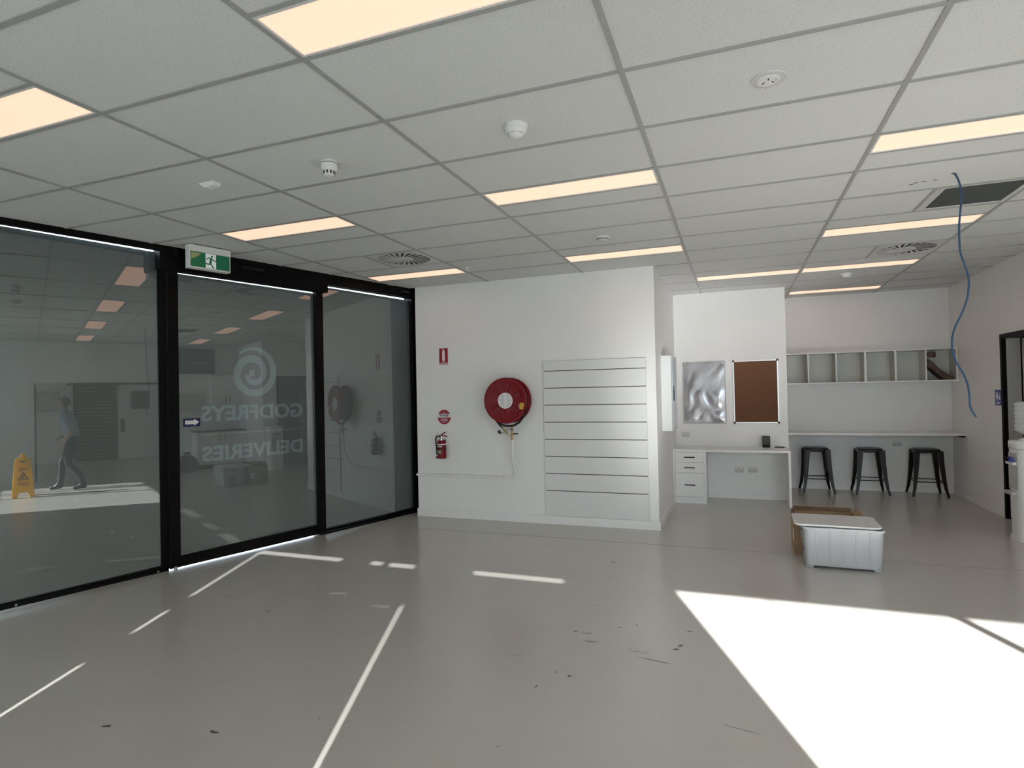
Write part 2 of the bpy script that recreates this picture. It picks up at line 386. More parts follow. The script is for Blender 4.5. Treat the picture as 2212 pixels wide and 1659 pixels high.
# ------------------------------------------------------------------ ceiling grid
RECTS = [(-9, YS, XE, YF), (XC, YF, XE, YK), (XC, YK, XR, YN), (XN, YN, XR, YB)]
GOFF = -0.02
def clip_poly(poly, f):
    out = []
    for i in range(len(poly)):
        a, b = poly[i], poly[(i + 1) % len(poly)]; fa, fb_ = f(a), f(b)
        if fa >= 0: out.append(a)
        if (fa >= 0) != (fb_ >= 0):
            t = fa / (fa - fb_); out.append((a[0] + (b[0] - a[0]) * t, a[1] + (b[1] - a[1]) * t))
    return out
def gside(p): return (p[0] - G0.x) * N.x + (p[1] - G0.y) * N.y - GOFF
def room_polys(x0, y0, x1, y1):
    res = []
    for (a, b, c, d) in RECTS:
        X0, Y0, X1, Y1 = max(x0, a), max(y0, b), min(x1, c), min(y1, d)
        if X1 - X0 < 0.004 or Y1 - Y0 < 0.004: continue
        p = clip_poly([(X0, Y0), (X1, Y0), (X1, Y1), (X0, Y1)], gside)
        if len(p) >= 3:
            area = abs(sum(p[i][0] * p[(i + 1) % len(p)][1] - p[(i + 1) % len(p)][0] * p[i][1] for i in range(len(p)))) / 2
            if area > 2e-4: res.append(p)
    return res
ceiling = tag(link('ceiling', None), 'white suspended tile ceiling on a tee grid', kind='structure')
shared = {}
def place_poly(name, x0, y0, x1, y1, z, t, m):
    ps = room_polys(x0, y0, x1, y1)
    if not ps: return
    cx, cy = (x0 + x1) / 2, (y0 + y1) / 2
    full = len(ps) == 1 and len(ps[0]) == 4 and abs((x1 - x0) * (y1 - y0) - abs(sum(ps[0][i][0] * ps[0][(i + 1) % 4][1] - ps[0][(i + 1) % 4][0] * ps[0][i][1] for i in range(4))) / 2) < 1e-4
    key = (name, round(x1 - x0, 3), round(y1 - y0, 3), m)
    if full and key in shared: me = shared[key]
    else:
        b = B()
        for p in ps: b.prism([(q[0] - cx, q[1] - cy, 0) for q in p], (0, 0, t))
        me = b.mesh(name, m)
        if full: shared[key] = me
    return link(name, me, ceiling, (cx, cy, z))
LIGHTS = {(-3, -1): 0, (-1, -1): 0}
light_cells = {}   # (col,row) -> which half of the 0.6 m cell the lamp takes (0 first, 1 second)
for c in (-2, 0, 2, 4):
    light_cells[(c, -1)] = 1; light_cells[(c, 3)] = 0; light_cells[(c, 6)] = 1
light_cells[(1, 9)] = 1; light_cells[(2, 9)] = 1; light_cells[(2, 12)] = 1
vent_cells = {(-2, 5): 'swirl', (2, 8): 'swirl', (2, 5): 'return'}
g = 0.004
lamp_spots, vent_spots = [], []
for c in range(-6, 6):
    for r in range(-5, 14):
        x0, x1, y0, y1 = c * 1.2, c * 1.2 + 1.2, r * .6, r * .6 + .6
        if (c, r) in light_cells:
            h = light_cells[(c, r)]; ly = y0 + .3 * h; ty = y0 + .3 * (1 - h)
            place_poly('ceiling_tile', x0 + g, ty + g, x1 - g, ty + .3 - g, H + .006, .014, 'ceiling_tile'); lamp_spots.append((x0, ly))
        elif (c, r) in vent_cells:
            place_poly('ceiling_tile', x0 + g, y0 + g, x0 + .6 - g, y1 - g, H + .006, .014, 'ceiling_tile'); vent_spots.append((x0 + .6, y0, vent_cells[(c, r)]))
        else:
            place_poly('ceiling_tile', x0 + g, y0 + g, x1 - g, y1 - g, H + .006, .014, 'ceiling_tile')
for c in range(-5, 6): place_poly('main_tee', c * 1.2 - .012, YS, c * 1.2 + .012, YB, H, .0055, 'tee_white')
for r in range(-4, 14): place_poly('cross_tee', -6, r * .6 - .012, XE, r * .6 + .012, H + .0004, .0055, 'tee_white')
for (x0, ly) in lamp_spots:
    yy = ly if abs((ly / .6) - round(ly / .6)) > .1 else ly + .3
    place_poly('cross_tee', x0 + .012, yy - .010, x0 + 1.188, yy + .010, H + .0004, .0055, 'tee_white')
for (x0, y0, k) in vent_spots: place_poly('cross_tee', x0 - .010, y0 + .012, x0 + .010, y0 + .588, H + .0004, .0055, 'tee_white')

# ceiling lamps
lamp_labels = {(-2.4, -.3): 'warm ceiling light panel cut off by the left edge of the picture', (0.0, -.3): 'large near light panel at the top edge of the picture',
    (-2.4, 1.8): 'warm light panel above the green exit sign', (0.0, 1.8): 'warm light panel in the middle of the ceiling beyond the round smoke detector',
    (2.4, 1.8): 'warm light panel cut off by the right edge of the picture', (-2.4, 3.9): 'small light panel beside the swirl vent near the glass doors',
    (0.0, 3.9): 'light panel just in front of the white wall with the hose reel', (2.4, 3.9): 'light panel just beyond the dark return grille, crossed by the blue cable',
    (1.2, 5.7): 'light panel above the desk nook, left of the long pair', (2.4, 5.7): 'light panel beyond the right swirl vent, right of the long pair',
    (2.4, 7.5): 'rearmost light panel above the stools and cubby shelf', (2.4, -.3): 'light panel overhead right of the camera, out of the picture',
    (4.8, -.3): 'light panel overhead far right near the sunny glazing', (4.8, 1.8): 'light panel in front of the lobby opening, seen only mirrored', (4.8, 3.9): 'light panel near the kitchenette, seen only mirrored'}
lf = B().box(-.594, .594, -.144, -.126, 0, .02).box(-.594, .594, .126, .144, 0, .02).box(-.594, -.576, -.126, .126, 0, .02).box(.576, .594, -.126, .126, 0, .02).mesh('lamp_frame', 'light_frame')
ldf = B().box(-.576, .576, -.126, .126, .006, .012).mesh('diffuser', 'light_diffuser')
lbk = B().box(-.59, .59, -.14, .14, .0205, .05).mesh('housing', 'light_frame')
for (x0, ly) in lamp_spots:
    t = thing('ceiling_light', lamp_labels[(round(x0, 2), round(ly, 2))], 'ceiling light', (x0 + .6, ly + .15, H + .001), 0, 'recessed ceiling light panels')
    link('frame', lf, t); link('diffuser', ldf, t); link('housing', lbk, t)

# swirl vents and return grille
def swirl(x0, y0, label):
    t = thing('swirl_vent', label, 'air vent', (x0 + .3, y0 + .3, H + .001), 0, 'square swirl ceiling diffusers')
    b = B(); n = 48; sq = []; ci = []
    for k in range(n):
        a = 2 * math.pi * k / n; ca, sa = math.cos(a), math.sin(a); q = .288 / max(abs(ca), abs(sa)); sq.append((ca * q, sa * q)); ci.append((ca * .262, sa * .262))
    for z in (0, .006):
        pass
    vs_ = [(x, y, 0) for x, y in sq] + [(x, y, 0) for x, y in ci] + [(x, y, .006) for x, y in sq] + [(x, y, .006) for x, y in ci]
    fs = []
    for k in range(n):
        j = (k + 1) % n; fs += [(k, j, n + j, n + k), (2 * n + k, 3 * n + k, 3 * n + j, 2 * n + j), (k, 2 * n + k, 2 * n + j, j), (n + k, n + j, 3 * n + j, 3 * n + k)]
    b._add(vs_, fs); part('face_plate', b, 'vent_plate', t)
    part('plenum', B().lathe([(0, .0062), (.27, .0062), (.27, .012), (0, .012)], n=32), 'vent_dark', t)
    part('hub', B().lathe([(0, -.002), (.088, -.002), (.09, .002), (.09, .012), (0, .012)], n=32), 'vent_plate', t, True)
    bl = None; N_ = 24
    for k in range(N_):
        if bl is None:
            sk = .35; w0, w1 = .0075, .019
            def pt(r, a, z): return (r * math.cos(a), r * math.sin(a), z)
            ao = sk
            lo = [pt(.086, -w0 / .086, .0), pt(.263, ao - w1 / .263, .0), pt(.263, ao + w1 / .263, .002), pt(.086, w0 / .086, .002)]
            hi = [(p[0], p[1], p[2] + .001) for p in lo]
            bl = B().hull8(lo, hi).mesh('blade', 'vent_plate')
        link('blade', bl, t, None, 2 * math.pi * k / N_)
    return t
for (x0, y0, k) in vent_spots:
    if k == 'swirl': swirl(x0, y0, 'square swirl air vent near the glass sliding doors' if x0 < 0 else 'square swirl air vent in the right part of the ceiling')
    else:
        t = thing('return_grille', 'dark square return air grille in the ceiling beside the blue cable', 'air vent', (x0 + .3, y0 + .3, H + .001))
        part('frame', B().box(-.288, .288, -.288, -.258, 0, .012).box(-.288, .288, .258, .288, 0, .012).box(-.288, -.235, -.258, .258, 0, .012).box(.258, .288, -.258, .258, 0, .012), 'vent_plate', t)
        part('filter_mesh', B().box(-.235, .258, -.258, .258, .006, .010), 'grille_dark', t)

# ------------------------------------------------------------------ glazed wall on the left
RZ = math.pi / 2 - TH
def gl_thing(name, label, cat=None, s=0.0, kind=None):
    o = link(name, None, None, G0 + U * s, RZ); return tag(o, label, cat, None, kind)
# local axes of these things: x along the glass, y outwards (away from the room), z up
def set_pane(o, cx, cz): # real panes are never quite plumb
    o.rotation_euler = (math.radians(-0.30), 0, math.radians(1.2))
def pane(parent, x0, x1, z0, z1, gaps):
    """glass with a grey film behind; gaps = clear strip at left, right, bottom, top"""
    cx, cz = (x0 + x1) / 2, 1.4; hx = (x1 - x0) / 2
    gmesh = B().box(-hx, hx, -.004, .002, z0 - cz, z1 - cz)
    o = part('glass', gmesh, 'glass_pane', parent); o.location = (cx, 0.0, cz); set_pane(o, cx, cz)
    l, r, bt, tp = gaps
    fo = part('film', B().box(-hx + l, hx - r, .0035, .0045, z0 - cz + bt, z1 - cz - tp), 'grey_film', o, label='translucent grey film')
    return o
P1L = -1.80
w1 = gl_thing('window_1', 'black framed fixed glass panel with grey film', kind='structure', s=0)
pane(w1, P1L, -.045, .05, 2.945, (.006, .014, .006, .026))
part('sill', B().box(P1L - .05, -.03, -.012, .09, 0, .028).box(P1L - .05, -.03, .004, .09, .028, .056), 'black_frame', w1)
part('mullion', B().box(-.088, -.025, -.0, .10, 0, H), 'black_frame', w1)
part('mullion', B().box(P1L - .06, P1L, -.03, .10, 0, H), 'black_frame', w1)
part('head_track', B().box(P1L - .06, -.13, -.14, -.085, 2.905, H + .05).box(P1L - .06, .0, -.02, .012, 2.942, CH), 'black_frame', w1)
for sx in (-1.13, -.12): part('fixing_screw', B().lathe([(0, -.016), (.008, -.015), (.009, -.011), (0, -.011)], (sx, 0, .014), 'Y', 10), 'steel', w1, True)
w0 = gl_thing('window_2', 'black framed glass panel left of the picture', kind='structure')
for k in range(2):
    a = P1L - .06 - 1.80 * (k + 1)
    pane(w0, a + .06, a + 1.80, .05, 2.94, (.006, .006, .006, .02))
    part('mullion', B().box(a, a + .06, -.03, .10, 0, H), 'black_frame', w0)
part('sill', B().box(P1L - 3.66, P1L - .06, -.012, .10, 0, .055), 'black_frame', w0)
part('head_track', B().box(P1L - 3.66, P1L - .06, -.14, -.085, 2.905, H + .05).box(P1L - 3.66, P1L - .06, -.02, .012, 2.942, CH), 'black_frame', w0)

d1 = gl_thing('door_1', 'black framed sliding glass door with mirrored shop lettering', kind='structure')
dp = pane(d1, .06, 1.565, .10, 2.765, (.004, .004, .004, .022))
part('stile', B().box(-.022, .068, -.030, .030, .014, 2.80), 'black_frame', d1)
part('stile', B().box(1.556, 1.648, -.030, .030, .014, 2.80), 'black_frame', d1)
part('bottom_rail', B().box(.068, 1.556, -.028, .028, .014, .116), 'black_frame', d1)
part('top_rail', B().box(.068, 1.556, -.026, .014, 2.762, CH), 'black_frame', d1)
part('floor_guide', B().lathe([(0, 0), (.014, 0), (.014, .03), (.008, .036), (0, .036)], (.01, -.055, .0005), n=12), 'steel', d1, True)
hd = part('door_operator', B().box(-.13, 1.64, -.14, -.034, 2.742, CH).box(1.6401, 3.12, -.14, -.034, 2.835, CH), 'black_frame', d1)
part('operator_cap', B().box(-.02, .02, -.150, -.1405, 2.86, 2.94), 'black_gloss', d1)
part('motion_sensor', B().box(.62, .86, -.165, -.1405, 2.85, 2.885).bevel(.006), 'black_gloss', d1)
part('motion_sensor', B().box(2.72, 2.92, -.165, -.1405, 2.88, 2.91).bevel(.006), 'black_gloss', d1)
part('panel_head', B().box(1.6485, 3.034, -.032, .014, 2.843, CH), 'black_frame', d1)
# lettering seen from behind: reads right to left from inside
def on_door(s, z, y=-.0046): # mirrored: text x runs towards -s
    cx, cz = (.06 + 1.565) / 2, 1.4
    return Matrix.Translation((s - cx, 0, z - cz)) @ Matrix(((-1, 0, 0, 0), (0, 0, 1, .0028), (0, 1, 0, 0), (0, 0, 0, 1)))
text('GODFREYS', .205, on_door(.836, 1.412), 'letter_film', 'lettering', dp, bold=.006, extr=.0004, width=1.125)
text('DELIVERIES', .195, on_door(.834, 1.022), 'letter_film', 'lettering', dp, bold=.006, extr=.0004, width=1.11)
cx, cz = (.06 + 1.565) / 2, 1.4
part('rule_line', B().box(.27 - cx, 1.385 - cx, .0024, .0032, 1.213 - cz, 1.220 - cz), 'letter_film', dp)
def spiral():
    key = [(0, 222, 20), (35, 232, 36), (80, 222, 54), (125, 206, 64), (170, 196, 66), (215, 190, 62), (260, 176, 64), (305, 158, 70), (350, 145, 70), (395, 135, 68), (440, 122, 60), (485, 110, 55), (530, 98, 54), (575, 88, 54), (620, 74, 50), (650, 62, 46)]
    ins, outs = [], []
    k = .0011
    for j in range(0, 651, 8):
        for (a0, r0, w0_), (a1, r1, w1_) in zip(key, key[1:]):
            if a0 <= j <= a1:
                q = (j - a0) / (a1 - a0); r = r0 + (r1 - r0) * q; w = w0_ + (w1_ - w0_) * q; break
        a = math.radians(125 - j)          # clockwise as seen from inside, x to the right
        outs.append(((r + w / 2) * k * math.cos(a), (r + w / 2) * k * math.sin(a))); ins.append(((r - w / 2) * k * math.cos(a), (r - w / 2) * k * math.sin(a)))
    b = B(); s0, z0 = .818 - cx, 1.822 - cz; m = len(ins)
    vs_ = [(s0 + x * 1.0, y, z0 + z) for y in (.0024, .0032) for (x, z) in outs + ins]; L = 2 * m; fs = []
    for i in range(m - 1):
        fs += [(i, i + 1, m + i + 1, m + i), (L + i, L + m + i, L + m + i + 1, L + i + 1), (i, L + i, L + i + 1, i + 1), (m + i, m + i + 1, L + m + i + 1, L + m + i)]
    b._add(vs_, fs); return b
lg = part('logo_swirl', spiral(), 'letter_film', dp)
part('logo_core', B().box(.775 - cx, .83 - cx, .0024, .0032, 1.79 - cz, 1.85 - cz), 'letter_film', dp)
ar = part('arrow_sticker', B().box(.105 - cx, .262 - cx, -.0062, -.0045, 1.305 - cz, 1.383 - cz), 'navy_print', dp, label='blue sticker with white arrow')
part('arrow', B().prism([(x - cx, -.0066, z - cz) for x, z in [(.122, 1.327), (.205, 1.327), (.205, 1.312), (.252, 1.345), (.205, 1.378), (.205, 1.363), (.122, 1.363)]], (0, -.0008, 0)), 'white_print', ar)

w3 = gl_thing('window_3', 'black framed fixed glass panel beside the white wall', kind='structure')
pane(w3, 1.64, 3.05, .06, 2.845, (.004, .004, .004, .016))
part('sill', B().box(1.56, 3.10, -.045, .10, 0, .022).box(1.62, 3.06, -.012, .10, .022, .050).box(1.62, 3.06, .006, .10, .050, .068), 'black_frame', w3)
part('mullion', B().box(3.035, 3.17, -.035, .12, 0, H), 'black_frame', w3)
part('mullion', B().box(3.1705, 3.30, -.36, .14, 0, CH), 'black_frame', w3)

# exit sign below the ceiling in front of the door
ex = thing('exit_sign', 'green and white running man exit sign hanging above the sliding door', 'exit sign', G0 + U * .19 + N * .40 + Vector((0, 0, H)), RZ)
part('housing', B().box(-.188, .188, -.0, .075, -.212, -.002).bevel(.004), 'white_plastic', ex)
part('top_housing', B().box(-.186, .186, -.008, .0, -.062, -.004), 'white_plastic', ex)
part('green_face', B().box(-.176, .176, -.004, .0, -.198, -.064), 'exit_green', ex)
wp = part('white_door', B().box(-.045, .050, -.0050, -.0041, -.197, -.066), 'exit_white', ex)
part('pale_mark', B().prism([(-.172, -.0050, -.072), (-.085, -.0050, -.072), (-.105, -.0050, -.095), (-.135, -.0050, -.118), (-.172, -.0050, -.132)], (0, .0008, 0)), 'exit_pale', ex)
def stroke(pts, w, y0, y1):
    b = B()
    for (a, c) in zip(pts, pts[1:]):
        d = Vector((c[0] - a[0], 0, c[1] - a[1])); L = d.length; d /= L; n = Vector((-d.z, 0, d.x)) * w / 2
        A = Vector((a[0], y0, a[1])) - d * w * .25; C = Vector((c[0], y0, c[1])) + d * w * .25
        b.prism([A - n, C - n, C + n, A + n], (0, y1 - y0, 0))
    return b
rm = stroke([(.004, -.112), (-.004, -.150)], .020, -.0060, -.0052)
rm2 = stroke([(-.034, -.118), (-.020, -.104), (.006, -.104), (.026, -.122), (.046, -.126)], .009, -.0062, -.0053)
rm3 = stroke([(-.004, -.148), (-.010, -.162), (-.050, -.158)], .011, -.0061, -.0053)
rm4 = stroke([(-.002, -.148), (.012, -.172), (.026, -.192)], .011, -.0063, -.0053)
part('running_figure', rm, 'exit_green', wp); part('running_figure', rm2, 'exit_green', wp); part('running_figure', rm3, 'exit_green', wp); part('running_figure', rm4, 'exit_green', wp)
part('running_figure', B().lathe([(0, -.0060), (.0095, -.0060), (.0095, -.0052), (0, -.0052)], (.012, 0, -.088), 'Y', 14), 'exit_green', wp)

# ------------------------------------------------------------------ sunny glazing behind the camera
ZH, ZS_, JX = 2.709, 1.62, 3.163
w4 = tag(link('window_4', None, None, (0, YS, 0)), 'black framed glazing with blinds on the sunny side', kind='structure')
def sb(name, *a, m='black_frame'): return part(name, B().box(*a), m, w4)
sb('head', -4.9, XE, -.02, .02, ZH, CH)
sb('sill', -4.9, XE, -.02, .02, -.1, .05)
for x in (-4.75, -2.85, -.955, .898, 2.30): sb('mullion', x - .03, x + .03, -.02, .02, .05, ZH)
sb('mullion', 3.103, JX, -.02, .02, .05, ZH); sb('mullion', 4.96, 5.035, -.02, .02, ZS_, ZH); sb('mullion', 5.68, 5.74, -.02, .02, ZS_, ZH); sb('mullion', 6.44, XE, -.02, .02, .05, ZH)
sb('glass_joint', 3.826, 3.836, -.016, -.006, ZS_, ZH, m='black_rubber')
sb('transom', JX, 6.44, -.02, .02, ZS_ - .06, ZS_)
for (x0, x1, top) in ((-4.72, -2.88, ZH), (-2.82, -.985, ZH), (-.912, .868, ZH - .029), (.940, 2.27, ZH - .029), (2.33, 3.103, ZH)):
    sb('blind', x0, x1, .010, .012, .06, top - .001, m='sun_blind')
sb('slit_cover', .928, .940, .009, .0135, 2.235, ZH - .03)  # unseen covers over the blind gaps, shaped to break the sun streaks
sb('slit_cover', -.925, -.912, .009, .0135, 1.93, 2.08); sb('slit_cover', -.925, -.912, .009, .0135, 1.52, 1.74)
sb('slit_cover', .06, .40, .009, .0135, ZH - .05, ZH); sb('slit_cover', .942, 1.45, .009, .0135, ZH - .05, ZH)
sb('slit_cover', .52, .60, .009, .0135, ZH - .05, ZH)
sb('blind', JX + .001, 6.44, .010, .012, .06, ZS_ - .061, m='sun_blind')
for (x0, x1, z0) in ((-4.72, -2.88, .05), (-2.82, -.985, .05), (-.925, .868, .05), (.928, 2.27, .05), (2.33, 3.103, .05), (JX, 3.826, ZS_), (3.836, 4.96, ZS_), (5.035, 5.68, ZS_), (5.74, 6.44, ZS_)):
    sb('glass', x0, x1, -.014, -.009, z0, ZH, m='glass_clear')

# ------------------------------------------------------------------ front wall: signs, extinguisher, hose reel, slat panel
fs_ = thing('fire_extinguisher_sign', 'rectangular red and white fire extinguisher sign high on the wall', 'sign', (-1.833, YF, 2.045))
part('plate', B().box(-.068, .068, -.003, -.0005, -.110, .110), 'white_print', fs_)
part('red_field', B().box(-.061, .061, -.0042, -.0031, -.103, .103), 'red_print', fs_)
part('pictogram', B().prism([(x, -.0044, z) for x, z in [(-.018, -.055), (.018, -.055), (.018, .062), (.012, .074), (.006, .078), (.006, .090), (-.020, .092), (-.020, .084), (-.006, .082), (-.006, .078), (-.012, .074), (-.018, .062)]], (0, -.0008, 0)), 'white_print', fs_)
text('FIRE', .018, face_y(0, -.0046, -.068), 'white_print', 'lettering', fs_, bold=.0004)
text('EXTINGUISHER', .018, face_y(0, -.0046, -.089), 'white_print', 'lettering', fs_, bold=.0004, width=.112)
ps = thing('powder_sign', 'round red and white POWDER sign above the extinguisher', 'sign', (-1.840, YF, 1.272))
def disc_cut(r, z0, z1, n=40):
    pts = []
    for k in range(n):
        a = 2 * math.pi * k / n; pts.append((r * math.cos(a), r * math.sin(a)))
    p = clip_poly(pts, lambda q: q[1] - z0); return clip_poly(p, lambda q: z1 - q[1])
part('plate', B().prism([(x, -.0005, z) for x, z in disc_cut(.100, -1, 1)], (0, -.0025, 0)), 'white_print', ps)
part('red_field', B().prism([(x, -.0031, z) for x, z in disc_cut(.092, .040, 1)], (0, -.001, 0)), 'red_print', ps)
part('red_field', B().prism([(x, -.0031, z) for x, z in disc_cut(.092, -1, -.006)], (0, -.001, 0)), 'red_print', ps)
text('POWDER', .034, face_y(0, -.0036, .018), 'navy_print', 'lettering', ps, bold=.0012, width=.128)
for z, w in ((-.022, .10), (-.036, .09), (-.050, .11), (-.066, .03)): part('small_print', B().box(-w / 2, w / 2, -.0046, -.0041, z - .0025, z + .0025), 'white_print', ps)
part('small_print', B().box(-.02, .02, -.0046, -.0041, .052, .056), 'white_print', ps)

ext = thing('fire_extinguisher', 'small red fire extinguisher with black hose hung on the wall', 'fire extinguisher', (-1.845, YF - .075, .752))
part('cylinder', B().lathe([(0, 0), (.045, 0), (.056, .008), (.056, .185), (.050, .205), (.034, .222), (.02, .228), (0, .228)], n=28), 'red_paint', ext, True)
part('collar', B().lathe([(.0565, .176), (.0575, .178), (.0575, .186), (.0565, .188), (.055, .188), (.055, .176)], n=28), 'white_plastic', ext, True)
part('valve', B().lathe([(0, .215), (.020, .215), (.020, .250), (.014, .256), (.014, .285), (0, .285)], n=16), 'chrome', ext, True)
part('shoulder_clip', B().box(-.052, -.022, -.02, .02, .196, .228).bevel(.004), 'red_paint', ext); part('shoulder_clip', B().box(.026, .052, -.02, .02, .196, .236).bevel(.004), 'red_paint', ext)
hdl = part('lever', B().tube([(-.02, 0, .280), (.0, -.004, .295), (.035, -.006, .322), (.068, -.006, .338)], [.009, .009, .007, .005], 8), 'red_paint', ext, True)
part('handle', B().tube([(-.012, 0, .284), (.02, -.004, .290), (.055, -.004, .286), (.080, -.004, .272)], [.009, .008, .007, .005], 8), 'red_paint', ext, True)
part('hose', B().tube([(-.012, -.01, .270), (-.035, -.012, .288), (-.062, -.015, .280), (-.076, -.016, .245), (-.070, -.018, .19), (-.062, -.02, .14), (-.060, -.02, .06), (-.060, -.02, .035)], .009, 8), 'black_rubber', ext, True)
part('nozzle', B().lathe([(0, 0), (.011, 0), (.009, .03), (0, .03)], (-.060, -.02, .004), n=12), 'black_rubber', ext, True)
part('nozzle_ring', B().lathe([(0, 0), (.0105, 0), (.0105, .014), (0, .014)], (-.060, -.02, .034), n=12), 'white_plastic', ext, True)
part('strap', B().lathe([(.0562, .122), (.059, .122), (.059, .136), (.0562, .136)], n=28), 'black_rubber', ext, True)
part('strap_buckle', B().box(.045, .070, -.03, -.01, .121, .138).bevel(.003), 'black_rubber', ext)
def curved_label(r, a0, a1, z0, z1, n=8):
    b = B()
    for i in range(n):
        A, C = a0 + (a1 - a0) * i / n, a0 + (a1 - a0) * (i + 1) / n
        lo = [(r * math.cos(A), r * math.sin(A), z0), (r * math.cos(C), r * math.sin(C), z0), (r * math.cos(C), r * math.sin(C), z1), (r * math.cos(A), r * math.sin(A), z1)]
        hi = [(x * 1.01, y * 1.01, z) for x, y, z in lo]; b.hull8(lo, hi)
    return b
part('label', curved_label(.0563, math.radians(-155), math.radians(-70), .068, .108), 'green_label', ext)
part('label', curved_label(.0563, math.radians(-150), math.radians(-60), .148, .165), 'label_grey', ext)
part('wall_bracket', B().box(-.02, .02, .052, .0745, .10, .24), 'steel', ext)

hr = thing('hose_reel', 'red wall mounted fire hose reel with coiled black hose', 'hose reel', (-.905, YF, 1.472))
# local y: negative towards the room.  front disc at -.25, rear disc at -.10
def dish(y0, y1, r):
    return [(0, y0), (.10, y0), (r * .80, y0), (r * .86, y0 - .006), (r * .93, y0 - .010), (r * .985, y0 - .006), (r, y0 + .004), (r * .985, y1 + .006), (r * .9, y1), (0, y1)]
fd = part('front_disc', B().lathe(dish(-.250, -.238, .272), axis='Y', n=56), 'red_paint', hr, True)
for k in range(6):
    a = math.radians(80 + 60 * k)
    b = B(); 
    lo = [(.115, -.0105, -.2505), (.115, .0105, -.2505), (.205, .024, -.2505), (.205, -.024, -.2505)]
    b.hull8([(r_, -.009, t_) for r_, t_ in ((.108, -.010), (.108, .010), (.205, .030), (.205, -.030))], [(r_, .002, t_) for r_, t_ in ((.104, -.014), (.104, .014), (.210, .036), (.210, -.036))])
    b.xform(Matrix.Translation((0, -.2495, 0)) @ Matrix.Rotation(-a, 4, 'Y')); part('rib', b, 'red_paint', fd)
    aa = a + math.radians(30)
    part('rivet', B().lathe([(0, -.256), (.004, -.254), (.005, -.250), (0, -.250)], (.125 * math.cos(aa), 0, .125 * math.sin(aa)), 'Y', 8), 'chrome', fd, True)
lb = part('label_disc', B().lathe([(0, -.2535), (.093, -.2535), (.094, -.2505), (0, -.2505)], axis='Y', n=40), 'white_print', hr, True)
rl = random.Random(3)
for i, z in enumerate((-.066, -.05, -.034, -.018, 0.0, .018, .034, .05, .066)):
    w = math.sqrt(.085 ** 2 - z * z) * 2
    for sg in (-1, 1):
        part('small_print', B().box(sg * w * .26 - w * .19 * (.6 + .4 * rl.random()), sg * w * .26 + w * .17, -.2543, -.2536, z - .0048, z + .0048), 'label_grey', lb)
part('yellow_tag', B().prism([(.186, -.256, -.025), (.238, -.256, -.032), (.232, -.256, -.062), (.222, -.256, -.106), (.175, -.256, -.098), (.180, -.256, -.064)], (0, -.003, 0)), 'yellow_tag', hr, label='yellow inspection tag')
part('tag_loop', B().tube([(.183, -.257, -.040), (.168, -.257, -.046), (.164, -.257, -.064), (.180, -.257, -.068)], .003, 6), 'white_print', hr, True)
part('rear_disc', B().lathe([(0, -.100), (.26, -.100), (.272, -.094), (.272, -.084), (.26, -.080), (0, -.080)], axis='Y', n=56), 'red_paint', hr, True)
part('hub', B().lathe([(0, -.236), (.06, -.236), (.06, -.002), (0, -.002)], axis='Y', n=24), 'steel', hr, True)
for j, (rr_, n_) in enumerate(((.225, 6), (.205, 6))):
    for i in range(n_):
        if j: continue
        part('hose_turn', B().tube([(rr_ * math.cos(2 * math.pi * k / 40), -.225 + i * .0225, rr_ * math.sin(2 * math.pi * k / 40)) for k in range(40)], .0122, 8, True), 'black_rubber', hr, True)
hose = []
for k in range(0, 19):
    a = math.radians(-10 - k * 6.1); hose.append((.255 * math.cos(a) + .02, -.17, .262 * math.sin(a) - .055 * (k / 18)))
hose2 = [(.235, -.17, -.10), (.20, -.17, -.19), (.14, -.17, -.262), (.07, -.17, -.298), (0, -.17, -.305), (-.055, -.17, -.298), (-.105, -.17, -.275), (-.16, -.17, -.225), (-.20, -.17, -.17), (-.225, -.17, -.11)]
part('hose_loop', B().tube(hose2, .0125, 8), 'black_rubber', hr, True)
part('hose_end', B().tube([(-.232, -.165, -.11), (-.19, -.165, -.19), (-.13, -.163, -.272), (-.085, -.162, -.322)], [.0125, .0125, .012, .010], 8), 'black_rubber', hr, True)
part('nozzle', B().tube([(-.085, -.162, -.318), (-.065, -.161, -.342), (-.022, -.16, -.392), (-.005, -.158, -.408)], [.010, .011, .013, .010], 10), 'brass', hr, True)
part('nozzle_bracket', B().box(-.02, .012, -.175, -.145, -.430, -.400).bevel(.004), 'steel', hr)
part('stop_valve', B().lathe([(0, -.475), (.013, -.475), (.016, -.455), (.012, -.44), (.016, -.425), (.016, -.40), (.010, -.39), (.010, -.33), (.015, -.32), (.012, -.30), (0, -.30)], (.028, -.115, 0), n=14), 'brass', hr, True)
part('valve_ball', B().lathe([(0, -.018), (.012, -.014), (.018, 0), (.012, .014), (0, .018)], (.030, -.120, -.352), n=14), 'chrome', hr, True)
part('valve_lever', B().box(.042, .105, -.128, -.112, -.407, -.391).bevel(.003), 'black_rubber', hr)
part('valve_lever', B().box(.062, .085, -.128, -.112, -.305, -.288).bevel(.003), 'black_rubber', hr)
part('supply_pipe', B().tube([(.030, -.115, -.30), (.030, -.115, -.24), (.026, -.10, -.15), (.010, -.06, -.02)], .012, 10), 'white_paint', hr, True)
part('seal_tag', B().prism([(-.150, -.14, -.370), (-.128, -.14, -.352), (-.112, -.14, -.355), (-.112, -.14, -.378), (-.098, -.14, -.386), (-.105, -.14, -.400), (-.138, -.14, -.394)], (0, -.008, 0)), 'black_rubber', hr)
part('seal_wire', B().tube([(-.100, -.144, -.388), (-.06, -.146, -.375), (-.02, -.14, -.345), (.02, -.13, -.338)], .0028, 6), 'black_rubber', hr, True)

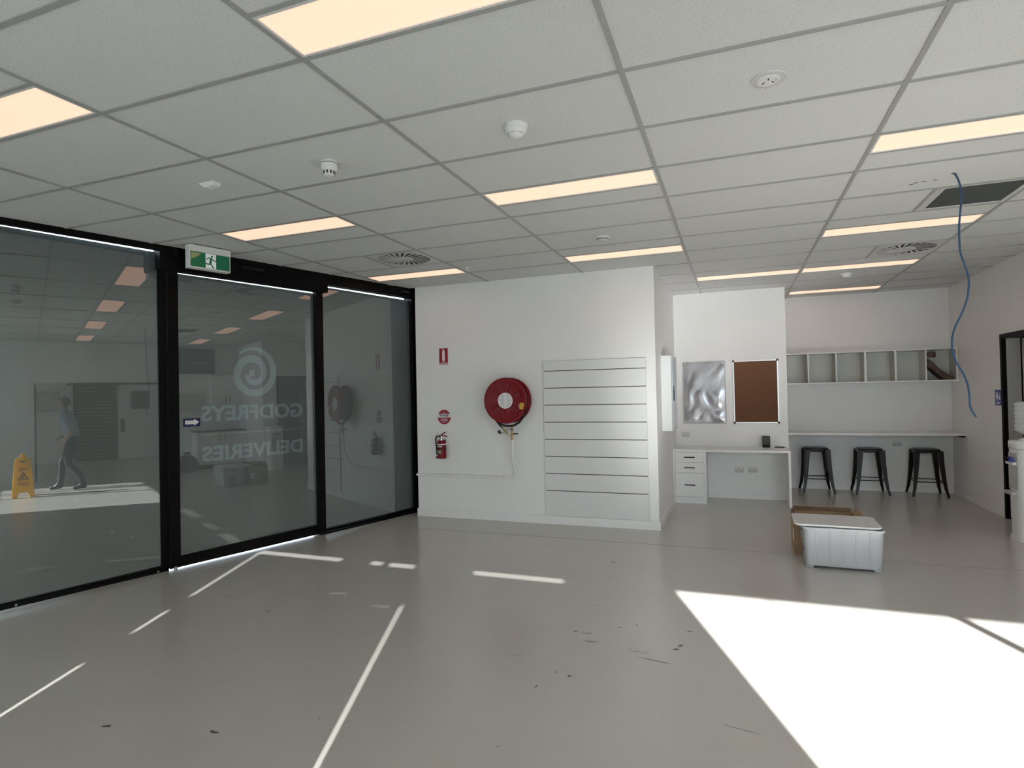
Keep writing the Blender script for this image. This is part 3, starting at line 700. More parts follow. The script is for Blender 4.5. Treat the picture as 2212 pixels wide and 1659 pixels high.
pp = thing('water_pipe', 'white painted water pipe running low along the wall to the hose reel', 'pipe', (-.905, YF, .53))
PX = .028
part('riser', B().tube([(PX, -.115, .467), (PX, -.115, .30), (PX, -.100, .20), (PX, -.06, .12), (PX, -.035, .06)], .0145, 10), 'white_paint', pp, True)
part('elbow', B().tube([(PX, -.037, .075), (PX, -.033, .045), (PX - .010, -.032, .020), (PX - .035, -.032, .006), (PX - .06, -.032, .004)], .0175, 10), 'white_paint', pp, True)
part('run', B().tube([(PX - .05, -.032, .004), (-1.33, -.032, .004)], .0140, 10), 'white_paint', pp, True)
for x in (-.15, -.55, -.95): part('pipe_clip', B().box(x - .010, x + .010, -.048, -.0005, -.014, .022).bevel(.003), 'white_paint', pp)
part('coupling', B().tube([(-1.325, -.032, .004), (-1.300, -.032, .004)], .0175, 10), 'white_paint', pp, True)

sp = thing('slat_wall_panel', 'white slatted display panel fixed to the wall', 'display panel', (.10, YF, 0))
ZG = [1.928, 1.812, 1.609, 1.408, 1.206, 1.004, .801, .599, .397, .101]
part('backing', B().box(-.598, .598, -.010, -.0005, .104, 1.925), 'groove_dark', sp)
for i in range(9):
    top = ZG[i] - (.0 if i == 0 else .0045); bot = ZG[i + 1] + (.0 if i == 8 else .0045)
    part('slat', B().box(-.605, .605, -.020, -.0102, bot, top).bevel(.0015, 1), 'slat_board', sp)

# ------------------------------------------------------------------ return wall cabinet
cb = thing('wall_cabinet', 'white metal key cabinet on the side wall left of the desk', 'cabinet', (XC, 5.25, 1.07))
part('body', B().box(.0005, .118, 0, .50, 0, .90).bevel(.004), 'cabinet_metal', cb)
dr = part('cabinet_door', B().box(.119, .137, .002, .498, .004, .896).bevel(.004), 'cabinet_door', cb, label='grey metal front door')
part('latch', B().box(.1375, .150, .030, .055, .36, .50).bevel(.003), 'black_gloss', dr)
part('lock', B().box(.1375, .147, .022, .062, .508, .532).bevel(.003), 'black_gloss', dr)
part('cable_duct', B().box(.035, .075, .20, .24, .9002, .985), 'white_plastic', cb)

# ------------------------------------------------------------------ desk nook
ps1 = thing('poster_frame', 'grey framed display holder with crinkled clear plastic sheet above the desk', 'poster frame', (1.215, YN, 1.511))
part('backing', B().box(-.289, .289, -.008, -.0005, -.443, .443), 'grey_plastic', ps1)
def crinkle():
    b = B(); nx, nz = 30, 46; rnd = random.Random(5); gr = {}
    ph = [(rnd.uniform(2, 16), rnd.uniform(2, 13), rnd.uniform(0, 6.28), rnd.uniform(.3, 1)) for _ in range(9)]
    for i in range(nx + 1):
        for j in range(nz + 1):
            x = -.283 + .566 * i / nx; z = -.437 + .874 * j / nz
            h = sum(a * math.sin(fx * x * 1.6 + fz * z * (1 if q % 2 else -1) + p + 1.2 * math.sin(6 * z + q)) for q, (fx, fz, p, a) in enumerate(ph))
            e = min(1, min(i, nx - i) / 4, min(j, nz - j) / 4)
            gr[i, j] = b.bm.verts.new((x, -.0135 - .0042 * abs(h) * e, z))
    for i in range(nx):
        for j in range(nz): b.bm.faces.new((gr[i, j], gr[i + 1, j], gr[i + 1, j + 1], gr[i, j + 1]))
    return b
mat('plastic_sheet', (0.42, 0.41, 0.43), 0.18, metal=0.6, spec=0.9, vary=0.3, vscale=4)
part('plastic_sheet', crinkle(), 'plastic_sheet', ps1, True, label='crinkled shiny plastic sheet')
for (a, b_, c, d) in ((-.294, .294, .437, .449), (-.294, .294, -.449, -.437), (-.294, -.283, -.437, .437), (.283, .294, -.437, .437)): part('frame_bar', B().box(a, b_, -.018, -.0005, c, d), 'grey_plastic', ps1)
for sx in (-1, 1):
    for sz in (-1, 1): part('corner_clip', B().box(sx * .262 - .013, sx * .262 + .013, -.030, -.018, sz * .418 - .010, sz * .418 + .010).bevel(.003), 'white_plastic', ps1)

ck = thing('pin_board', 'brown cork pin board with silver frame and black corners', 'pin board', (1.905, YN, 1.512))
part('cork_panel', B().box(-.280, .280, -.012, -.0005, -.428, .428), 'cork', ck)
for (a, b_, c, d) in ((-.275, .275, .426, .446), (-.275, .275, -.446, -.426), (-.297, -.278, -.425, .425), (.278, .297, -.425, .425)): part('frame_bar', B().box(a, b_, -.020, -.0005, c, d).bevel(.003), 'aluminium', ck)
for sx in (-1, 1):
    for sz in (-1, 1): part('corner_cap', B().box(min(sx * .272, sx * .301), max(sx * .272, sx * .301), -.023, -.0005, min(sz * .423, sz * .450), max(sz * .423, sz * .450)).bevel(.005), 'black_gloss', ck)

def outlet(x, y, z, w, h, label, grp='wall power outlets'):
    t = thing('power_outlet', label, 'outlet', (x, y, z), 0, grp)
    part('plate', B().box(-w / 2, w / 2, -.008, -.0005, -h / 2, h / 2).bevel(.003), 'outlet_grey', t)
    for sx in (-1, 1):
        q = w * .24 * sx
        part('switch', B().box(q - .008, q + .008, -.011, -.0081, h * .18, h * .38), 'white_plastic', t)
        part('socket', B().box(q - .013, q - .007, -.0085, -.0081, -.014, -.004).box(q + .007, q + .013, -.0085, -.0081, -.014, -.004).box(q - .002, q + .002, -.0085, -.0081, -.030, -.018), 'groove_dark', t)
    return t
outlet(.944, YN, .903, .115, .075, 'small power outlet on the wall just above the desk top')
outlet(1.663, YN, .405, .120, .075, 'left power outlet on the wall under the desk')
outlet(1.840, YN, .409, .120, .075, 'right power outlet on the wall under the desk')
outlet(3.842, YB, .701, .120, .075, 'power outlet on the wall under the bar counter')

dk = thing('desk', 'white built-in desk with a drawer unit in the nook', 'desk', (XC, 6.48, 0))
DW = 2.29 - XC
part('desk_top', B().box(.0005, DW, 0, .549, .706, .738), 'laminate', dk)
part('end_panel', B().box(DW - .03, DW, .001, .549, 0, .7055), 'laminate', dk)
part('inner_panel', B().box(.405, .430, .004, .535, 0, .7055), 'laminate', dk)
part('drawer_carcass', B().box(.022, .404, .022, .53, .09, .7055), 'laminate', dk)
part('kick_board', B().box(.022, .404, .020, .04, 0, .0895), 'laminate', dk)
part('filler', B().box(.0005, .0215, .004, .03, 0, .7055), 'laminate', dk)
for z0, z1 in ((.563, .700), (.419, .559), (.094, .415)):
    d = part('drawer', B().box(.026, .402, .003, .0215, z0, z1).bevel(.0015, 1), 'laminate', dk)
    zc = (z0 + z1) / 2
    part('handle', B().box(.145, .285, -.022, -.013, zc - .006, zc + .006).box(.15, .16, -.013, .0028, zc - .004, zc + .004).box(.27, .28, -.013, .0028, zc - .004, zc + .004), 'black_frame', d)
spk = thing('desk_speaker', 'small black box speaker standing on the desk', 'speaker', (2.018, 6.93, .7382), .1)
part('body', B().box(-.050, .050, -.035, .035, .004, .158).bevel(.010), 'black_gloss', spk, True)
part('front_grille', B().box(-.040, .040, -.037, -.0352, .03, .145), 'black_rubber', spk)
part('foot', B().box(-.045, .045, -.03, .03, 0, .0038), 'black_rubber', spk)
ph_ = thing('handheld_device', 'flat black device lying at the right end of the desk', 'device', (2.19, 6.92, .7382), -.15)
part('body', B().box(-.065, .065, -.04, .04, 0, .012).bevel(.004), 'black_gloss', ph_)
part('screen', B().box(-.052, .052, -.032, .032, .0121, .014), 'black_rubber', ph_)

# ------------------------------------------------------------------ cubby shelf, bar counter, stools
cu = thing('cubby_shelf', 'white six compartment cubby shelf mounted on the back wall', 'shelf', (XN, 7.87, 1.605))
CW = XR - XN - .001; dep = .2995; t_ = .018
part('bottom_board', B().box(.0005, CW, 0, dep, 0, t_), 'laminate', cu)
part('top_board', B().box(.0005, CW, 0, dep, .447, .465), 'laminate', cu)
part('back_board', B().box(.0005, CW, dep - .006, dep, t_ + .0002, .4468), 'cubby_shade', cu)
xs = [0.0095, 2.667 - XN, 3.038 - XN, 3.412 - XN, 3.79 - XN, 4.157 - XN, CW - .0095]
for i, x in enumerate(xs):
    w = .018 if i not in (3, 4) else .026
    dv = part('divider', B().box(max(x - w / 2, .0005), min(x + w / 2, CW), .0012, dep - .0062, t_ + .0002, .4468), 'cubby_shade', cu); part('edge_band', B().box(max(x - w / 2, .0005), min(x + w / 2, CW), 0, .0011, t_ + .0002, .4468), 'laminate', dv)
bag = B(); rb = random.Random(4)
path = [(4.185, .30), (4.21, .27), (4.26, .235), (4.32, .165), (4.385, .105), (4.45, .055), (4.50, .022)]
for j, yy in enumerate((7.90, 7.97, 8.05, 8.12)):
    pass
grid = {}
for i, (x, z) in enumerate(path):
    for j in range(7):
        yy = 7.90 + j * .037; grid[i, j] = bag.bm.verts.new((x, yy, 1.605 + t_ + z + .012 * math.sin(j * 1.9 + i * 1.3) + .006 * rb.random()))
for i in range(6):
    for j in range(6): bag.bm.faces.new((grid[i, j], grid[i + 1, j], grid[i + 1, j + 1], grid[i, j + 1]))
low = {}
for i, (x, z) in enumerate(path):
    for j in range(7):
        yy = 7.90 + j * .037; low[i, j] = bag.bm.verts.new((x - .012, yy, max(1.605 + t_ + .0008, 1.605 + t_ + z - (.09 if i < 5 else .05))))
for i in range(6):
    for j in range(6): bag.bm.faces.new((low[i, j], low[i, j + 1], low[i + 1, j + 1], low[i + 1, j]))
for i in range(6):
    bag.bm.faces.new((grid[i, 0], low[i, 0], low[i + 1, 0], grid[i + 1, 0])); bag.bm.faces.new((grid[i, 6], grid[i + 1, 6], low[i + 1, 6], low[i, 6]))
for j in range(6):
    bag.bm.faces.new((grid[0, j], grid[0, j + 1], low[0, j + 1], low[0, j])); bag.bm.faces.new((grid[6, j], low[6, j], low[6, j + 1], grid[6, j + 1]))
pb = thing('paper_bag', 'crumpled brown paper bag leaning in the last cubby compartment', 'paper bag', (4.34, 7.92, 1.6232))
part('bag_body', bag, 'brown_paper', pb, True, world=True)
part('bag_base', B().box(4.185, 4.50, 7.90, 8.13, 1.6234, 1.634), 'brown_paper', pb, world=True)
rlp = thing('cardboard_roll', 'dark brown roll lying on the paper bag in the cubby', 'roll', (4.235, 7.99, 1.985))
part('roll_body', B().lathe([(0, -.050), (.030, -.050), (.032, -.045), (.032, .035), (.030, .042), (0, .042)], axis='X', n=18), 'cardboard_dark', rlp, True)
part('roll_core', B().lathe([(0, .0425), (.040, .0425), (.042, .048), (.042, .062), (.038, .066), (0, .066)], axis='X', n=18), 'brown_paper', rlp, True)

bc = thing('bar_counter', 'long white bar counter running along the back wall', 'counter', (XN, 7.60, 0))
part('counter_top', B().box(.0005, CW, 0, .569, .862, .892).bevel(.002, 1), 'laminate', bc)
part('upstand', B().box(.0005, CW, .552, .5695, .8922, .905), 'laminate', bc)
part('wall_cleat', B().box(.0005, CW, .545, .5695, .81, .8618), 'trim_paint', bc)
part('support_bracket', B().box(CW - .03, CW, .08, .54, .835, .8618), 'black_frame', bc)

def stool_parts(t):
    s = .155; zt = .655
    b = B(); n = 24; prof = [(s * .80, zt - .002), (s * .93, zt + .001), (s, zt - .004), (s + .004, zt - .012), (s + .006, zt - .035), (s + .002, zt - .052)]
    rings = []
    def sqr(a, r): # rounded square
        c_, s_ = math.cos(a), math.sin(a); p = 6.0; q = (abs(c_) ** p + abs(s_) ** p) ** (-1 / p); return (r * c_ * q, r * s_ * q)
    for r, z in prof: rings.append([b.bm.verts.new((*sqr(2 * math.pi * k / n, r), z)) for k in range(n)])
    for A, C in zip(rings, rings[1:]):
        for k in range(n): b.bm.faces.new((A[k], A[(k + 1) % n], C[(k + 1) % n], C[k]))
    b.bm.faces.new(rings[0]); 
    part('seat', b, 'stool_black', t, True)
    part('hand_slot', B().box(-.04, .04, -.012, .012, zt - .0025, zt - .0005).bevel(.0008, 1), 'black_rubber', t)
    for sx in (-1, 1):
        for sy in (-1, 1):
            bb = B(); st = []
            for z, q, w in ((zt - .02, .136, .034), (.45, .148, .029), (.25, .166, .023), (.10, .185, .018), (.04, .200, .015), (.0, .206, .014)):
                st.append([(sx * q - w, sy * q - w, z), (sx * q + w, sy * q - w, z), (sx * q + w, sy * q + w, z), (sx * q - w, sy * q + w, z)])
            vr = [[bb.bm.verts.new(p) for p in ring] for ring in st]
            for A, C in zip(vr, vr[1:]):
                for k in range(4): bb.bm.faces.new((A[k], A[(k + 1) % 4], C[(k + 1) % 4], C[k]))
            bb.bm.faces.new(vr[0]); bb.bm.faces.new(vr[-1][::-1])
            part('leg', bb.bevel(.004, 1), 'stool_black', t, True)
    q = .172
    for (a, b_, z) in (((-q, -q), (q, -q), .205), ((-q, q), (q, q), .205), ((-q, -q), (-q, q), .205), ((q, -q), (q, q), .205)):
        part('stretcher', B().tube([(a[0], a[1], z), (b_[0], b_[1], z)], .007, 8), 'stool_black', t, True)
stl = [('black metal stool nearest the desk', 2.745, 7.945, .04), ('middle black metal stool under the power outlet', 3.44, 7.945, .0), ('black metal stool nearest the right wall', 4.14, 7.945, -.03)]
proto = thing('bar_stool', stl[0][0], 'stool', (stl[0][1], stl[0][2], 0), stl[0][3], 'black metal stools under the bar counter'); stool_parts(proto)
for lab, x, y, rz in stl[1:]:
    c = proto.copy(); COL.objects.link(c); c.location = (x, y, 0); c.rotation_euler = (0, 0, rz); c['label'] = lab
    for ch in list(proto.children):
        k = ch.copy(); COL.objects.link(k); k.parent = c

# ------------------------------------------------------------------ doorway, toilet sign, water cooler
dd = tag(link('door_2', None, None, (XR, DY0, 0)), 'black framed doorway in the right wall', kind='structure')
for (a, b_) in ((-.05, .0), (DY1 - DY0, DY1 - DY0 + .05)): part('jamb', B().box(-.012, .16, a, b_, 0, DH + .05), 'black_frame', dd)
part('head_jamb', B().box(-.012, .16, .0, DY1 - DY0, DH, DH + .05), 'black_frame', dd)
part('door_lining', B().box(.030, .16, DY1 - DY0 - .012, DY1 - DY0 - .0005, 0, DH - .0005), 'door_grey', dd)
dl = part('door_leaf', B().box(.165, 1.02, DY1 - DY0 - .075, DY1 - DY0 - .038, .008, DH - .008), 'door_grey', dd)
part('lever_handle', B().tube([(.93, DY1 - DY0 - .078, 1.02), (.93, DY1 - DY0 - .115, 1.02), (.82, DY1 - DY0 - .118, 1.02)], .009, 8), 'steel', dl, True)
ts = thing('toilet_sign', 'blue washroom sign with white figures beside the black doorway', 'sign', (XR, 6.56, 1.392))
part('plate', B().box(-.005, -.0005, -.088, .088, -.092, .092).bevel(.002), 'blue_print', ts)
def fig(y0, skirtw):
    b = B(); b.lathe([(0, -.0065), (.010, -.0065), (.010, -.0052), (0, -.0052)], (0, y0, .058), 'X', 12)
    b.prism([(-.0052, y0 - .014, .044), (-.0052, y0 + .014, .044), (-.0052, y0 + skirtw, -.002), (-.0052, y0 + .006, -.002), (-.0052, y0 + .006, -.036), (-.0052, y0 - .006, -.036), (-.0052, y0 - .006, -.002), (-.0052, y0 - skirtw, -.002)], (-.001, 0, 0)); return b
part('figure', fig(.045, .014), 'white_print', ts); part('figure', fig(.008, .022), 'white_print', ts)
part('figure', B().lathe([(.017, -.0065), (.021, -.0065), (.021, -.0052), (.017, -.0052)], (0, -.045, -.005), 'X', 20).lathe([(0, -.0065), (.008, -.0065), (.008, -.0052), (0, -.0052)], (0, -.042, .045), 'X', 12).box(-.0062, -.0052, -.048, -.040, -.005, .035), 'white_print', ts)
for z, w in ((-.058, .06), (-.072, .05)): part('small_print', B().box(-.0062, -.0052, -w, w, z - .004, z + .004), 'white_print', ts)

wc = thing('water_cooler', 'white water cooler with upturned bottle beside the black doorway', 'water cooler', (4.365, 5.335, 0))
def rr_prism(hx, hy, r, z0, z1, n=6):
    pts = []
    for (sx, sy, a0) in ((1, 1, 0), (-1, 1, 90), (-1, -1, 180), (1, -1, 270)):
        for k in range(n + 1):
            a = math.radians(a0 + 90 * k / n); pts.append((sx * (hx - r) + r * math.cos(a), sy * (hy - r) + r * math.sin(a), z0))
    return B().prism(pts, (0, 0, z1 - z0))
part('base', rr_prism(.150, .160, .10, .0, .20), 'white_plastic', wc, True)
part('base_ring', rr_prism(.160, .170, .105, .0, .035), 'white_plastic', wc, True)
part('body', rr_prism(.153, .165, .10, .2005, .90), 'white_plastic', wc, True)
part('top_cap', rr_prism(.160, .172, .11, .9005, .985).bevel(.015, 3), 'white_plastic', wc, True)
part('neck', B().lathe([(0, .985), (.10, .985), (.085, 1.005), (.05, 1.015), (.05, 1.04), (0, 1.04)], n=24), 'white_plastic', wc, True)
pr = [(0, 1.0405), (.05, 1.0405), (.115, 1.075), (.128, 1.09)]
for k in range(6): pr += [(.128, 1.10 + k * .042), (.122, 1.108 + k * .042), (.122, 1.116 + k * .042), (.128, 1.124 + k * .042)]
pr += [(.128, 1.355), (.11, 1.372), (0, 1.372)]
part('bottle', B().lathe(pr, n=32), 'bottle_plastic', wc, True, label='ribbed clear plastic bottle')
part('tap_recess', B().box(-.1545, -.152, -.10, .10, .50, .86), 'door_grey', wc)
part('drip_tray', B().box(-.205, -.150, -.085, .085, .445, .485).bevel(.012), 'grey_plastic', wc)
part('tap_panel', B().box(-.185, -.150, -.09, .09, .745, .775).bevel(.008), 'white_plastic', wc)
for y, m in ((.045, 'black_gloss'), (-.03, 'blue_print')): part('tap', B().box(-.195, -.155, y - .016, y + .016, .776, .800).box(-.182, -.170, y - .008, y + .008, .800, .812).box(-.20, -.158, y - .015, y + .015, .812, .822), m, wc)

# ------------------------------------------------------------------ plastic tub and cardboard box on the floor
tb = thing('storage_tub', 'clear white plastic storage tub standing on the floor', 'storage tub', (2.46, 3.905, 0), -.015)
def tub_shell():
    b = B(); th = .004
    def ring(hx, hy, r, z, n=4):
        pts = []
        for (sx, sy, a0) in ((1, 1, 0), (-1, 1, 90), (-1, -1, 180), (1, -1, 270)):
            for k in range(n + 1):
                a = math.radians(a0 + 90 * k / n); pts.append(b.bm.verts.new((sx * (hx - r) + r * math.cos(a), sy * (hy - r) + r * math.sin(a), z)))
        return pts
    R = [ring(.282, .175, .04, .022), ring(.292, .183, .045, .10), ring(.305, .198, .045, .335), ring(.318, .211, .05, .338), ring(.318, .211, .05, .356), ring(.312, .205, .05, .356), ring(.302, .195, .045, .345), ring(.289, .180, .045, .10), ring(.279, .172, .04, .026)]
    n = len(R[0])
    for A, C in zip(R, R[1:]):
        for k in range(n): b.bm.faces.new((A[k], A[(k + 1) % n], C[(k + 1) % n], C[k]))
    b.bm.faces.new(R[0][::-1]); b.bm.faces.new(R[-1])
    return b
part('tub_body', tub_shell(), 'tub_plastic', tb, True)
for sx in (-1, 1): part('foot', B().box(sx * .255 - .03, sx * .255 + .03, -.17, .17, 0, .0215).bevel(.008), 'tub_plastic', tb)
for i in range(5):
    x = -.20 + i * .10
    part('rib', B().hull8([(x - .008, -.181, .06), (x + .008, -.181, .06), (x + .008, -.172, .06), (x - .008, -.172, .06)], [(x - .008, -.204, .335), (x + .008, -.204, .335), (x + .008, -.192, .335), (x - .008, -.192, .335)]), 'rib_plastic', tb)
part('lift_hole', B().hull8([(-.3045, -.05, .285), (-.2995, -.05, .285), (-.2995, .05, .285), (-.3045, .05, .285)], [(-.3065, -.05, .308), (-.3015, -.05, .308), (-.3015, .05, .308), (-.3065, .05, .308)]), 'black_rubber', tb)
part('side_sticker', B().hull8([(-.297, -.06, .115), (-.2945, -.06, .115), (-.2945, .0, .115), (-.297, .0, .115)], [(-.3015, -.06, .175), (-.299, -.06, .175), (-.299, .0, .175), (-.3015, .0, .175)]), 'black_rubber', tb)
ld = thing('tub_lid', 'pale plastic lid lying loosely on the tub and carton', 'lid', (2.425, 3.955, .3565), .0)
part('lid_panel', rr_prism(.322, .228, .05, .003, .009).xform(Matrix.Shear('XY', 4, (0.0, 0.0))), 'lid_plastic', ld)
part('lid_rim', rr_prism(.334, .240, .055, .0091, .021).bevel(.004), 'lid_plastic', ld)
for i in range(6):
    x = -.25 + i * .1; part('lid_rib', B().prism([(x, -.17, .0212), (x + .006, -.17, .0212), (x + .036, .17, .0212), (x + .03, .17, .0212)], (0, 0, .003)), 'lid_plastic', ld)
ld.rotation_euler = (0, 0, math.radians(-1.5))
for k, (x, y, r) in enumerate(((2.34, 3.86, .034), (2.56, 3.87, .036), (2.46, 3.96, .033))):
    p_ = thing('paper_roll', ('white roll at the left end inside the clear tub', 'white roll at the right end inside the clear tub', 'white roll towards the back inside the clear tub')[k], 'roll', (x, y, .027 + r))
    part('sheet', B().lathe([(0, -.10), (r * .4, -.10), (r, -.10), (r, .10), (r * .4, .10), (0, .10)], axis='X', n=18), 'paper_white', p_, True)
    part('core', B().lathe([(0, -.1015), (r * .38, -.1015), (r * .38, -.1001), (0, -.1001)], axis='X', n=14), 'cardboard', p_, True)
bx = thing('cardboard_box', 'open brown cardboard box standing behind the plastic tub', 'cardboard box', (2.385, 4.325, 0))
part('bottom', B().box(-.262, .262, -.165, .165, 0, .006), 'cardboard', bx)
for nm, a in (('side', (-.268, -.262, -.17, .17, 0, .350)), ('side', (.262, .268, -.17, .17, 0, .350)), ('side', (-.262, .262, -.17, -.164, 0, .350)), ('side', (-.262, .262, .164, .17, 0, .350))): part(nm, B().box(*a), 'cardboard', bx)
part('flap', B().hull8([(-.25, .166, .3505), (.255, .166, .3505), (.255, .171, .3505), (-.25, .171, .3505)], [(-.235, .115, .402), (.265, .13, .398), (.265, .134, .400), (-.235, .119, .404)]), 'cardboard', bx)
part('flap', B().hull8([(-.268, -.15, .3505), (-.262, -.15, .3505), (-.262, .16, .3505), (-.268, .16, .3505)], [(-.252, -.06, .398), (-.246, -.06, .400), (-.235, .14, .402), (-.241, .14, .400)]), 'cardboard_dark', bx)
part('flap', B().hull8([(.262, -.15, .3505), (.268, -.15, .3505), (.268, .16, .3505), (.262, .16, .3505)], [(.31, -.10, .385), (.314, -.10, .383), (.314, .14, .383), (.31, .14, .385)]), 'cardboard', bx)
part('shipping_label', B().box(-.2695, -.2682, -.14, -.06, .12, .22), 'paper_white', bx)

# ------------------------------------------------------------------ things on the ceiling
def ceil_thing(name, label, cat, x, y, grp=None): return thing(name, label, cat, (x, y, H + .0058), 0, grp)
t = ceil_thing('smoke_detector', 'round white smoke detector in the middle of the ceiling', 'smoke detector', .595, .915, 'ceiling detectors')
part('base', B().lathe([(0, 0), (.062, 0), (.062, -.012), (.055, -.018), (0, -.018)], n=32), 'white_plastic', t, True)
part('dome', B().lathe([(0, -.0182), (.056, -.0182), (.058, -.030), (.050, -.044), (.036, -.050), (0, -.050)], n=32), 'white_plastic', t, True)
for k in range(6): part('sensor_slot', curved_label(.0425, math.radians(60 * k + 8), math.radians(60 * k + 52), -.0485, -.0465, 5), 'vent_dark', t)
part('cap', B().lathe([(0, -.0502), (.034, -.0502), (.033, -.057), (.026, -.062), (0, -.063)], n=28), 'white_plastic', t, True)
t = ceil_thing('smoke_detector', 'tall slotted white smoke detector nearer the glass doors', 'smoke detector', -.590, .925, 'ceiling detectors')
part('base', B().lathe([(0, 0), (.046, 0), (.048, -.012), (0, -.012)], n=28), 'white_plastic', t, True)
part('base_slot', B().lathe([(0, -.0122), (.045, -.0122), (.045, -.016), (0, -.016)], n=28), 'vent_dark', t, True)
part('body', B().lathe([(0, -.0162), (.048, -.0162), (.048, -.045), (.040, -.054), (0, -.054)], n=28), 'white_plastic', t, True)
part('cap', B().lathe([(0, -.0542), (.034, -.0542), (.030, -.080), (.020, -.085), (0, -.086)], n=28), 'white_plastic', t, True)
for k in range(10):
    a = 2 * math.pi * k / 10; part('vent_slot', B().box(-.002, .0005, -.004, .004, -.076, -.058).xform(Matrix.Rotation(a, 4, 'Z') @ Matrix.Translation((.0345, 0, 0))), 'vent_dark', t)
t = ceil_thing('motion_sensor', 'flat white wedge shaped motion sensor on the ceiling near the left window', 'sensor', -1.51, .91)
part('body', B().hull8([(-.068, -.034, 0), (.068, -.034, 0), (.068, .034, 0), (-.068, .034, 0)], [(-.02, -.026, -.034), (.058, -.026, -.026), (.058, .026, -.026), (-.02, .026, -.034)]).bevel(.004), 'white_plastic', t)
part('lens', B().hull8([(-.056, -.018, -.0085), (-.030, -.018, -.0268), (-.030, .018, -.0268), (-.056, .018, -.0085)], [(-.058, -.018, -.0105), (-.032, -.018, -.0288), (-.032, .018, -.0288), (-.058, .018, -.0105)]), 'outlet_grey', t)
t = ceil_thing('smoke_detector', 'low grey white detector in front of the hose reel wall', 'smoke detector', .545, 3.315, 'ceiling detectors')
part('base', B().lathe([(0, 0), (.062, 0), (.062, -.010), (0, -.010)], n=28), 'white_plastic', t, True)
part('dome', B().lathe([(0, -.0102), (.056, -.0102), (.050, -.026), (.036, -.034), (0, -.036)], n=28), 'vent_plate', t, True)
part('sensor_slot', B().lathe([(.0515, -.020), (.054, -.020), (.052, -.025), (.0495, -.025)], n=28), 'vent_dark', t)
t = ceil_thing('ceiling_sensor', 'tiny white sensor at the end of the small light panel', 'sensor', -1.10, 3.95)
part('base', B().lathe([(0, 0), (.030, 0), (.030, -.008), (0, -.008)], n=20), 'white_plastic', t, True)
part('body', B().lathe([(0, -.0082), (.024, -.0082), (.022, -.030), (.014, -.036), (0, -.037)], n=20), 'vent_plate', t, True)
t = ceil_thing('smoke_detector', 'white smoke detector at the back above the stools', 'smoke detector', 2.96, 6.33, 'ceiling detectors')
part('base', B().lathe([(0, 0), (.066, 0), (.064, -.014), (0, -.014)], n=28), 'white_plastic', t, True)
part('dome', B().lathe([(0, -.0142), (.052, -.0142), (.048, -.034), (.034, -.044), (0, -.045)], n=28), 'white_plastic', t, True)
t = ceil_thing('ceiling_outlet', 'round white power outlet flush in the ceiling', 'outlet', 1.803, .928)
part('flange', B().lathe([(0, 0), (.076, 0), (.074, -.005), (.060, -.007), (0, -.007)], n=40), 'vent_plate', t, True)
part('insert', B().lathe([(0, -.0072), (.050, -.0072), (.048, -.011), (0, -.011)], n=36), 'white_plastic', t, True)
for (x, y, a) in ((-.020, .012, .5), (.020, .012, -.5), (.0, -.018, 0)):
    part('pin_slot', B().box(-.0028, .0028, -.009, .009, -.0116, -.0111).xform(Matrix.Translation((x, y, 0)) @ Matrix.Rotation(a, 4, 'Z')), 'vent_dark', t)
part('switch', B().box(.026, .040, -.010, .010, -.0135, -.0111), 'outlet_grey', t)
for i, (dx, dy) in enumerate(((0, 0), (.045, -.01), (.11, -.01), (-.02, .03))):
    pts = [(2.83 + dx + .016 * math.cos(a) * (1 + .5 * math.sin(3 * a + i)), 2.82 + dy + .008 * math.sin(a), H + .0052) for a in [k * .785 for k in range(8)]]
    part('tile_chip', B().prism(pts, (0, 0, .0007)), 'groove_dark', ceiling)
cbl = [(3.002, 2.958), (3.024, 2.945), (3.043, 2.89), (3.054, 2.811), (3.05, 2.75), (3.04, 2.66), (3.035, 2.568), (3.039, 2.445), (3.053, 2.382), (3.083, 2.273), (3.086, 2.196), (3.073, 2.106), (3.041, 2.016), (3.008, 1.942), (2.989, 1.866), (2.987, 1.79), (3.002, 1.713), (3.036, 1.635), (3.059, 1.558), (3.065, 1.482), (3.065, 1.422), (3.077, 1.376), (3.096, 1.343)]
sm = []
for i in range(len(cbl) - 1):
    p0, p1, p2, p3 = cbl[max(i - 1, 0)], cbl[i], cbl[i + 1], cbl[min(i + 2, len(cbl) - 1)]
    for k in range(3):
        q = k / 3; sm.append(tuple(.5 * ((2 * p1[d]) + (-p0[d] + p2[d]) * q + (2 * p0[d] - 5 * p1[d] + 4 * p2[d] - p3[d]) * q * q + (-p0[d] + 3 * p1[d] - 3 * p2[d] + p3[d]) * q ** 3) for d in (0, 1)))
sm.append(cbl[-1])
ccb = thing('network_cable', 'loose blue cable hanging in waves from a ceiling tile', 'cable', (3.02, 2.72, 2.95))
part('cable', B().tube([(x, 2.72 + .02 * math.sin(z * 4), z) for x, z in sm], .0062, 8), 'cable_blue', ccb, True, world=True)
part('cable_tip', B().tube([(3.096, 2.72 + .02 * math.sin(1.343 * 4), 1.343), (3.102, 2.72 + .02 * math.sin(1.33 * 4), 1.333)], .0022, 6), 'steel', ccb, True, world=True)

